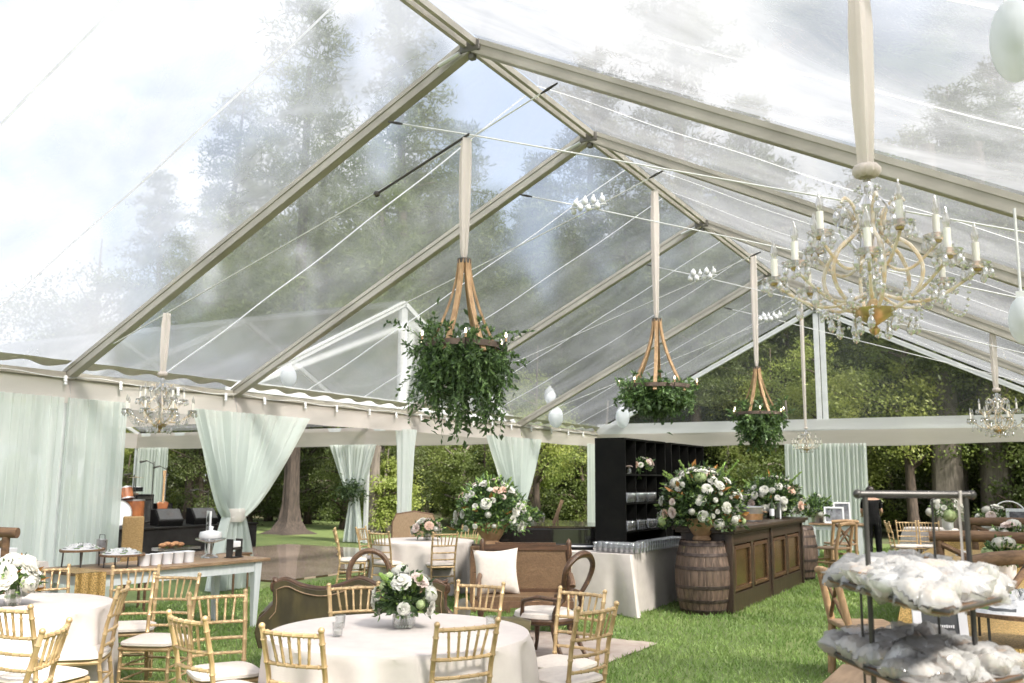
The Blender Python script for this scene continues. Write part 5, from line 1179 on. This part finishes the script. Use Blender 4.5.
def greenery(label,loc,zt,rh,zh,zb,w,seed,n=5200,elong=1.0,legs=6,leaf=.085,droop=1):
    """loc: x,y ; zt top of ribs, zh hoop height, zb bottom of leaves"""
    global rng; rg0=rng; rng=np.random.default_rng(seed); random.seed(seed)
    t=thing('greenery_chandelier',label,'chandelier',(*loc,zh),random.uniform(0,1),'leafy wooden chandeliers')
    H=zt-zh
    mb=MB(); sash(mb,H,ZTOP-zh,.03,.045); mb.build('fabric_sash',strapm,t)
    for k in range(legs):
        a=2*PI*k/legs; P=[((.055+(rh-.055)*((1-u)**1.7))*cos(a),(.055+(rh-.055)*((1-u)**1.7))*sin(a),-.08+(H+.06)*u) for u in np.linspace(0,1,10)]
        mb=MB()
        for q in range(9):
            A,B=Vector(P[q]),Vector(P[q+1]); d=(B-A); L=d.length; d.normalize(); s=Vector((-sin(a),cos(a),0)); R=Matrix((s,d.cross(s),d)).transposed(); mb.box((A+B)/2,(.05,.022,L*1.02),rot=R)
        mb.build('stave_rib',logl,t,False)
    MB().lathe([(rh-.012,-.03),(rh+.012,-.03),(rh+.012,.025),(rh-.012,.025),(rh-.012,-.03)],n=36).build('iron_hoop',M('old_wood_hoop',(.13,.09,.07),(.07,.05,.04),.7),t); MB().lathe([(.055,H-.06),(.07,H-.06),(.07,H-.01),(.055,H-.01)],n=20).build('top_ring',darkm,t)
    for k in range(6):
        a=2*PI*(k+.5)/6; c=Vector(((rh+.1)*cos(a),(rh+.1)*sin(a),.02)); A=MB().tube([(rh*cos(a),rh*sin(a),-.02),((rh+.06)*cos(a),(rh+.06)*sin(a),-.07),tuple(c)],.008,6).build('candle_arm',darkm,t)
        MB().lathe([(.014,0),(.010,.01),(.010,.04),(.001,.04)],c,10).build('candle_sleeve',logl,A); MB().lathe([(.006,.04),(.012,.055),(.007,.08),(.0005,.09)],c,8).build('bulb',bulbm,A)
    D=zh-zb
    # hanging sprays: many small stems with paired leaves
    Pn=[];Dn=[];stem=MB()
    ns=n//26
    for k in range(ns):
        a=random.uniform(0,2*PI); r0=rh*random.uniform(.1,1.1); z0=random.uniform(-.35,.06)*D
        r1=w*random.uniform(.35,1.0)*(1 if random.random()<.8 else 1.25); z1=z0-D*random.uniform(.05,.85)*droop*(1-.35*(r1/w)**2)
        if random.random()<.2: z1=z0+D*random.uniform(.05,.38); r1*=1.15
        z1=max(z1,-D)
        p0=Vector((r0*cos(a),r0*sin(a),z0)); a+=random.uniform(-.3,.3); p2=Vector((r1*cos(a),r1*sin(a),z1)); p1=(p0+p2)/2+Vector((cos(a),sin(a),0))*.12*w+Vector((0,0,.10*D))
        pts=[]
        for q in range(27):
            u=q/26; p=p0*(1-u)**2+p1*2*u*(1-u)+p2*u*u; pts.append(p)
        stem.tube(pts[::5],[.004,.003,.003,.002,.002,.002],4,False)
        for q in range(1,27):
            d=(pts[q]-pts[q-1]).normalized(); Pn.append(pts[q]); Dn.append(d*.9)
    Pn=np.array(Pn);Dn=np.array(Dn); m=len(Pn)
    kind=rng.random(m)<.5
    sets=[]
    for mk,mat,sc in ((kind,lf_dark,1),(~kind,lf_mid,1)):
        V,F=leaves(Pn[mk],rng.uniform(.55,1.15,mk.sum())*leaf*sc,rng.uniform(.3,.45,mk.sum())*leaf*sc,Dn[mk],.75); sets.append((V,F,mat))
    Pc=rng.normal(0,1,(520,3))*[w*.3,w*.3,D*.26]-[0,0,D*.38]; V,F=leaves(Pc,leaf*1.5,leaf*.7,None); sets.append((V,F,lf_dark))
    leafobj('foliage',sets,t); stem.build('stems',lf_mid,t); rng=rg0
ZTOP=5.08; greenery('largest leafy chandelier of bent staves and trailing greenery, nearest the camera',(-4.79,7.45),3.85,.36,2.97,2.08,.52,5,8200,leaf=.066)
ZTOP=5.98; greenery('leafy stave chandelier hanging in the middle over the black shelves',(-4.73,12.6),4.05,.46,3.03,2.55,.52,6,6500,leaf=.085,droop=.8)
ZTOP=5.98; greenery('leafy stave chandelier farthest away over the bar',(-4.47,17.15),3.82,.40,2.93,2.28,.44,7,4600,leaf=.10)

# ------------------------------------------------------------------ person
def skinned(name,verts,edges,radii,mat,parent,root=0,sub=2):
    me=bpy.data.meshes.new(name); me.from_pydata(verts,edges,[]); o=bpy.data.objects.new(name,me); COL.objects.link(o)
    if parent: o.parent=parent
    me.materials.append(mat); o.modifiers.new('skin','SKIN')
    for i,r in enumerate(radii):
        v=me.skin_vertices[0].data[i]; v.radius=(r,r) if not hasattr(r,'__len__') else r
        v.use_root=(i==root)
    s=o.modifiers.new('sub','SUBSURF'); s.levels=sub; s.render_levels=sub
    for p in me.polygons: p.use_smooth=True
    return o
t=thing('person','person in black clothing bending over near the white-legged table, one forearm bare','person',(-3.25,21.9,0),math.radians(15)); t.scale=(.93,.93,.93)
V=[(0,0,.95),(0,.02,1.1),(0,.10,1.27),(0,.20,1.38),(0,.26,1.46),(0,.31,1.55),(0,.34,1.62), (.09,0,.88),(.1,.02,.5),(.1,-.03,.09),(.1,.1,.03), (-.09,0,.88),(-.1,.05,.5),(-.1,.02,.09),(-.1,.15,.03),
   (.17,.2,1.36),(.22,.22,1.1),(.2,.42,1.0),(.2,.5,.99),(-.17,.2,1.36),(-.22,.26,1.1),(-.18,.46,1.02),(-.18,.54,1.01)]
Ed=[(0,1),(1,2),(2,3),(3,4),(4,5),(5,6),(0,7),(7,8),(8,9),(9,10),(0,11),(11,12),(12,13),(13,14),(3,15),(15,16),(16,17),(17,18),(3,19),(19,20),(20,21),(21,22)]
Rr=[.15,.125,.14,.12,.055,.085,.075,.085,.06,.04,.035,.085,.06,.04,.035,.055,.042,.032,.035,.055,.042,.032,.035]
skinned('body',V,Ed,Rr,skin,t)
V=[(0,0,.93),(0,.02,1.1),(0,.10,1.27),(0,.19,1.37),(.09,0,.86),(.1,.02,.5),(.1,-.03,.12),(-.09,0,.86),(-.1,.05,.5),(-.1,.02,.12),(.175,.2,1.35),(.21,.215,1.16),(-.175,.2,1.35),(-.21,.25,1.16)]
Ed=[(0,1),(1,2),(2,3),(0,4),(4,5),(5,6),(0,7),(7,8),(8,9),(3,10),(10,11),(3,12),(12,13)]
skinned('black_clothes',V,Ed,[.175,.15,.165,.14,.115,.085,.07,.115,.085,.07,.075,.062,.075,.062],blackf,t)
mb=MB(); mb.ball((0,.315,1.60),.105,14,10,(1,1.05,1.1)); mb.ball((0,.26,1.52),.075,10,8); mb.build('hair',hairm,t)
for s in (-1,1):
    x=.2 if s>0 else -.18; yb=.5 if s>0 else .54
    for k in range(5):
        fx=x+(-.03+.015*k); MB().tube([(fx,yb,.99),(fx,yb+.05,.985),(fx,yb+.08+.01*(k in (1,2,3)),.965)],[.01,.009,.007],6).build('finger',skin,t)

# ------------------------------------------------------------------ trees
def tree_mesh(kind,seed,H):
    global rng; rng=np.random.default_rng(seed); random.seed(seed)
    tk=MB(); lean=(random.uniform(-.02,.02)*H,random.uniform(-.02,.02)*H)
    P=[(lean[0]*u**1.5+.08*sin(5*u+seed),lean[1]*u**1.5+.08*cos(4*u+seed),H*u*.97) for u in np.linspace(0,1,12)]
    r0=H*.014+.06; tk.tube(P,[r0*1.7]+[r0*(1-.93*u)+.01 for u in np.linspace(.05,1,11)],10)
    Pt=[];Dd=[]
    if kind in ('pine','fir'):
        zb=.32 if kind=='pine' else .04; z=zb*H
        while z<H*.98:
            u=(z/H-zb)/(1-zb); L=H*(.17 if kind=='pine' else .2)*(1-u)**.75*random.uniform(.65,1.15)+.3; nb=random.randint(4,6); a0=random.uniform(0,6)
            for k in range(nb):
                a=a0+2*PI*k/nb+random.uniform(-.4,.4); l=L*random.uniform(.6,1.1); p0=Vector((lean[0]*(z/H)**1.5,lean[1]*(z/H)**1.5,z)); p1=p0+Vector((cos(a)*l,sin(a)*l,l*random.uniform(-.18,.22)))
                pm=(p0+p1)/2+Vector((0,0,.1*l)); tk.tube([p0,pm,p1],[.035+.02*(1-u),.025,.008],5,False)
                m=int(16*l)+8
                for q in range(m):
                    v=random.uniform(.25,1.05); p=p0.lerp(p1,v)+Vector((0,0,.1*l*4*v*(1-v)*.5)); c=p+Vector((random.gauss(0,.16*l*.7),random.gauss(0,.16*l*.7),random.gauss(0,.13)))
                    for w in range(6): Pt.append(c+Vector((random.gauss(0,.16),random.gauss(0,.16),random.gauss(0,.07)))); Dd.append((cos(a)*.5,sin(a)*.5,.35))
            z+=H*.035*random.uniform(.7,1.4)
        Pt=np.array(Pt); Dd=np.array(Dd); V,F=leaves(Pt,rng.uniform(.18,.34,len(Pt)),rng.uniform(.035,.07,len(Pt)),Dd,.8)
    else:
        zc=.30*H if kind=='broad' else .06*H
        nb=26 if kind=='broad' else 22; tips=[]
        for k in range(nb):
            z=random.uniform(zc,H*.9); a=random.uniform(0,2*PI); u=(z-zc)/(H-zc); l=H*(.24 if kind=='broad' else .3)*(sin(PI*min(.97,u*.8+.22)))**.7*random.uniform(.6,1.15); p0=Vector((lean[0]*(z/H),lean[1]*(z/H),z*.85)); p1=p0+Vector((cos(a)*l,sin(a)*l,l*random.uniform(.1,.7)))
            tk.tube([p0,(p0+p1)/2+Vector((0,0,.12*l)),p1],[.05+r0*.25*(1-u),.04,.012],6,False); tips.append((p0,p1,l))
        for p0,p1,l in tips:
            for c_ in range(5):
                v=random.uniform(.4,1.1); c=p0.lerp(p1,v)+Vector((random.gauss(0,.22*l),random.gauss(0,.22*l),random.gauss(0,.16*l))); s=l*random.uniform(.14,.3)+.1
                m=int(95 if kind=='broad' else 60)
                for q in range(m):
                    d=Vector((random.gauss(0,1),random.gauss(0,1),random.gauss(0,.6))); d*=s*.62; Pt.append(c+d); Dd.append(tuple(d*.5/s+Vector((0,0,-.3))))
        Pt=np.array(Pt); Dd=np.array(Dd); sz=.15 if kind=='broad' else .085; V,F=leaves(Pt,rng.uniform(.7,1.4,len(Pt))*sz,rng.uniform(.45,.75,len(Pt))*sz,Dd,.8)
    return tk.mesh('trunk',barkl if seed%3==0 else bark), V, F
PROTO=[]
for kind,seed,H,mat in (('pine',1,19,tr_dark),('pine',2,22,tr_dark),('pine',4,16,tr_mid),('broad',3,13,tr_mid),('broad',5,11,tr_light),('broad',8,15,tr_dark),('bush',7,3.2,tr_mid),('bush',9,2.6,tr_light),('bush',10,4.5,tr_dark),('bush',12,3.8,tr_mid),('fir',14,14,tr_dark),('fir',15,17,tr_mid)):
    tk,V,F=tree_mesh(kind,seed,H); PROTO.append((kind,H,tk,arr_mesh('crown',V,F,mat)))
random.seed(42)
DIRS=['behind the bar','at the far right','left of the dance floor','beyond the dance floor']
def put(i,x,y,s=1.0,label=None,trunk=True):
    kind,H,tk,cr_=PROTO[i]; nm={'pine':'pine_tree','fir':'fir_tree','broad':'broadleaf_tree','bush':'shrub'}[kind]
    lb=label or {'pine':['tall dark pine in the woods behind the tents','very tall dark pine in the woods behind the tents','mid-green pine in the woods behind the tents'][min(i,2)],'fir':'dense fir with branches to the ground in the woods behind the tents' if i==10 else 'mid-green fir with branches to the ground in the woods behind the tents','broad':{3:'green broadleaf tree in the woods behind the tents',4:'sunlit-tinted yellow-green broadleaf tree in the woods behind the tents',5:'dark tall broadleaf tree in the woods behind the tents'}.get(i),'bush':{6:'green undergrowth shrub at the edge of the woods',7:'sunlit-tinted yellow-green undergrowth shrub at the edge of the woods',8:'large dark undergrowth shrub at the edge of the woods',9:'tall green undergrowth shrub at the edge of the woods'}.get(i)}[kind]
    t=thing(nm,lb,'shrub' if kind=='bush' else 'tree',(x,y,0),random.uniform(0,6.28),(lb+' group') if not label else None); t.scale=(s,)*3
    mobj('trunk',tk,t); mobj('crown',cr_,t)
# wood behind the back gable and to the left, beyond the dance-floor tent
n=0; pos=[]
def far_enough(x,y,d): return all((x-a)**2+(y-b)**2>d*d for a,b in pos)
def scatter(cnt,xr,yr,kinds,dmin,smin=.8,smax=1.25,cond=lambda x,y:True):
    c=0; tr=0
    while c<cnt and tr<4000:
        tr+=1; x=random.uniform(*xr); y=random.uniform(*yr)
        if far_enough(x,y,dmin) and cond(x,y): pos.append((x,y)); put(random.choice(kinds),x,y,random.uniform(smin,smax)); c+=1
out=lambda x,y: not(-25.6<x<3.5 and y<27)
scatter(40,(-36,10),(28.5,35),[6,7,9,9,8,7,7],1.25,1.0,1.5,cond=out)
scatter(26,(-34,12),(34,41),[10,11,10,8,10],2.2,.8,1.2,out)
scatter(22,(-36,14),(31,46),[0,1,2,0,3,5],3.0,.75,1.1,out)
scatter(34,(-50,18),(44,66),[0,10,1,11,10],3.0,.9,1.3,out)
scatter(15,(-36,-27.2),(2,30),[6,7,7,9,7],1.5,.7,1.15)
scatter(10,(-48,-36),(4,40),[11,3,4,4],3.0,.8,1.1)
scatter(12,(-44,-29),(14,38),[0,1,3,4,2,4],3.4,.7,1.05,lambda x,y:x>-1.6*y)
scatter(7,(-60,-42),(4,50),[2,4,3],4.5,.6,.8)
scatter(16,(-26,-8),(22,30),[7,9,8,6,8],1.5,.8,1.15,lambda x,y:not(x>-11.5 and y<25.5))
scatter(5,(9,20),(4,30),[0,3,1],4,.8,1)
scatter(19,(-44,-12),(35,50),[2,11,0,1],2.8,1.1,1.5,lambda x,y: x>-.74*y)
scatter(12,(-12,18),(36,50),[10,11],2.6,.95,1.25)
scatter(12,(-9,10),(29.5,38),[4,4,3,7],2.0,.5,.8)  # mostly bright-leaved trees, their colour makes the sunlit patches of the wood
scatter(8,(-34,-12),(24,36),[4,7,4],2.0,.5,.8)
scatter(7,(-46,-28),(20,38),[10,11,2],3,.7,.9,lambda x,y: x>-1.3*y)
# big gnarled trunk by the dance floor
t=thing('pine_tree','old tree with a flared root base just beyond the dance floor','tree',(-19.9,21.4,0))
MB().lathe([(.85,-.02),(.5,.12),(.33,.4),(.26,.9),(.23,1.8),(.21,3.5),(.19,6),(.15,10),(.08,15)],n=30,wave=lambda i,a,r:r*(1+(.16 if i<3 else .05)*sin(5*a+i*.3)+.05*sin(11*a))).build('trunk',M('old_bark',(.07,.052,.04),(.03,.023,.018),.9,0,6,(4,4,.6),.8),t)
c=mobj('crown',PROTO[0][3],t)
t=thing('pine_tree','slender tree beside the old flared trunk','tree',(-18.0,23.0,0)); MB().lathe([(.3,-.02),(.2,.4),(.17,2),(.15,6),(.06,12)],n=16,wave=lambda i,a,r:r*(1+.06*sin(5*a))).build('trunk',barkl,t); mobj('crown',PROTO[2][3],t,sc=.8)
for (x,y_,r_,lb) in ((-2.35,30.0,.42,'thick grey tree trunk behind the far right tables, left of a pair'),(-1.05,30.5,.46,'thick grey tree trunk behind the far right tables, right of a pair')):
    t=thing('broadleaf_tree',lb,'tree',(x,y_,0)); MB().lathe([(r_*1.5,-.02),(r_*1.1,.4),(r_,2),(r_*.9,6),(r_*.5,12)],n=20,wave=lambda i,a,r:r*(1+.07*sin(5*a+i*.2))).build('trunk',barkl,t); mobj('crown',PROTO[5][3],t)
ch.name='chiavari_chair'
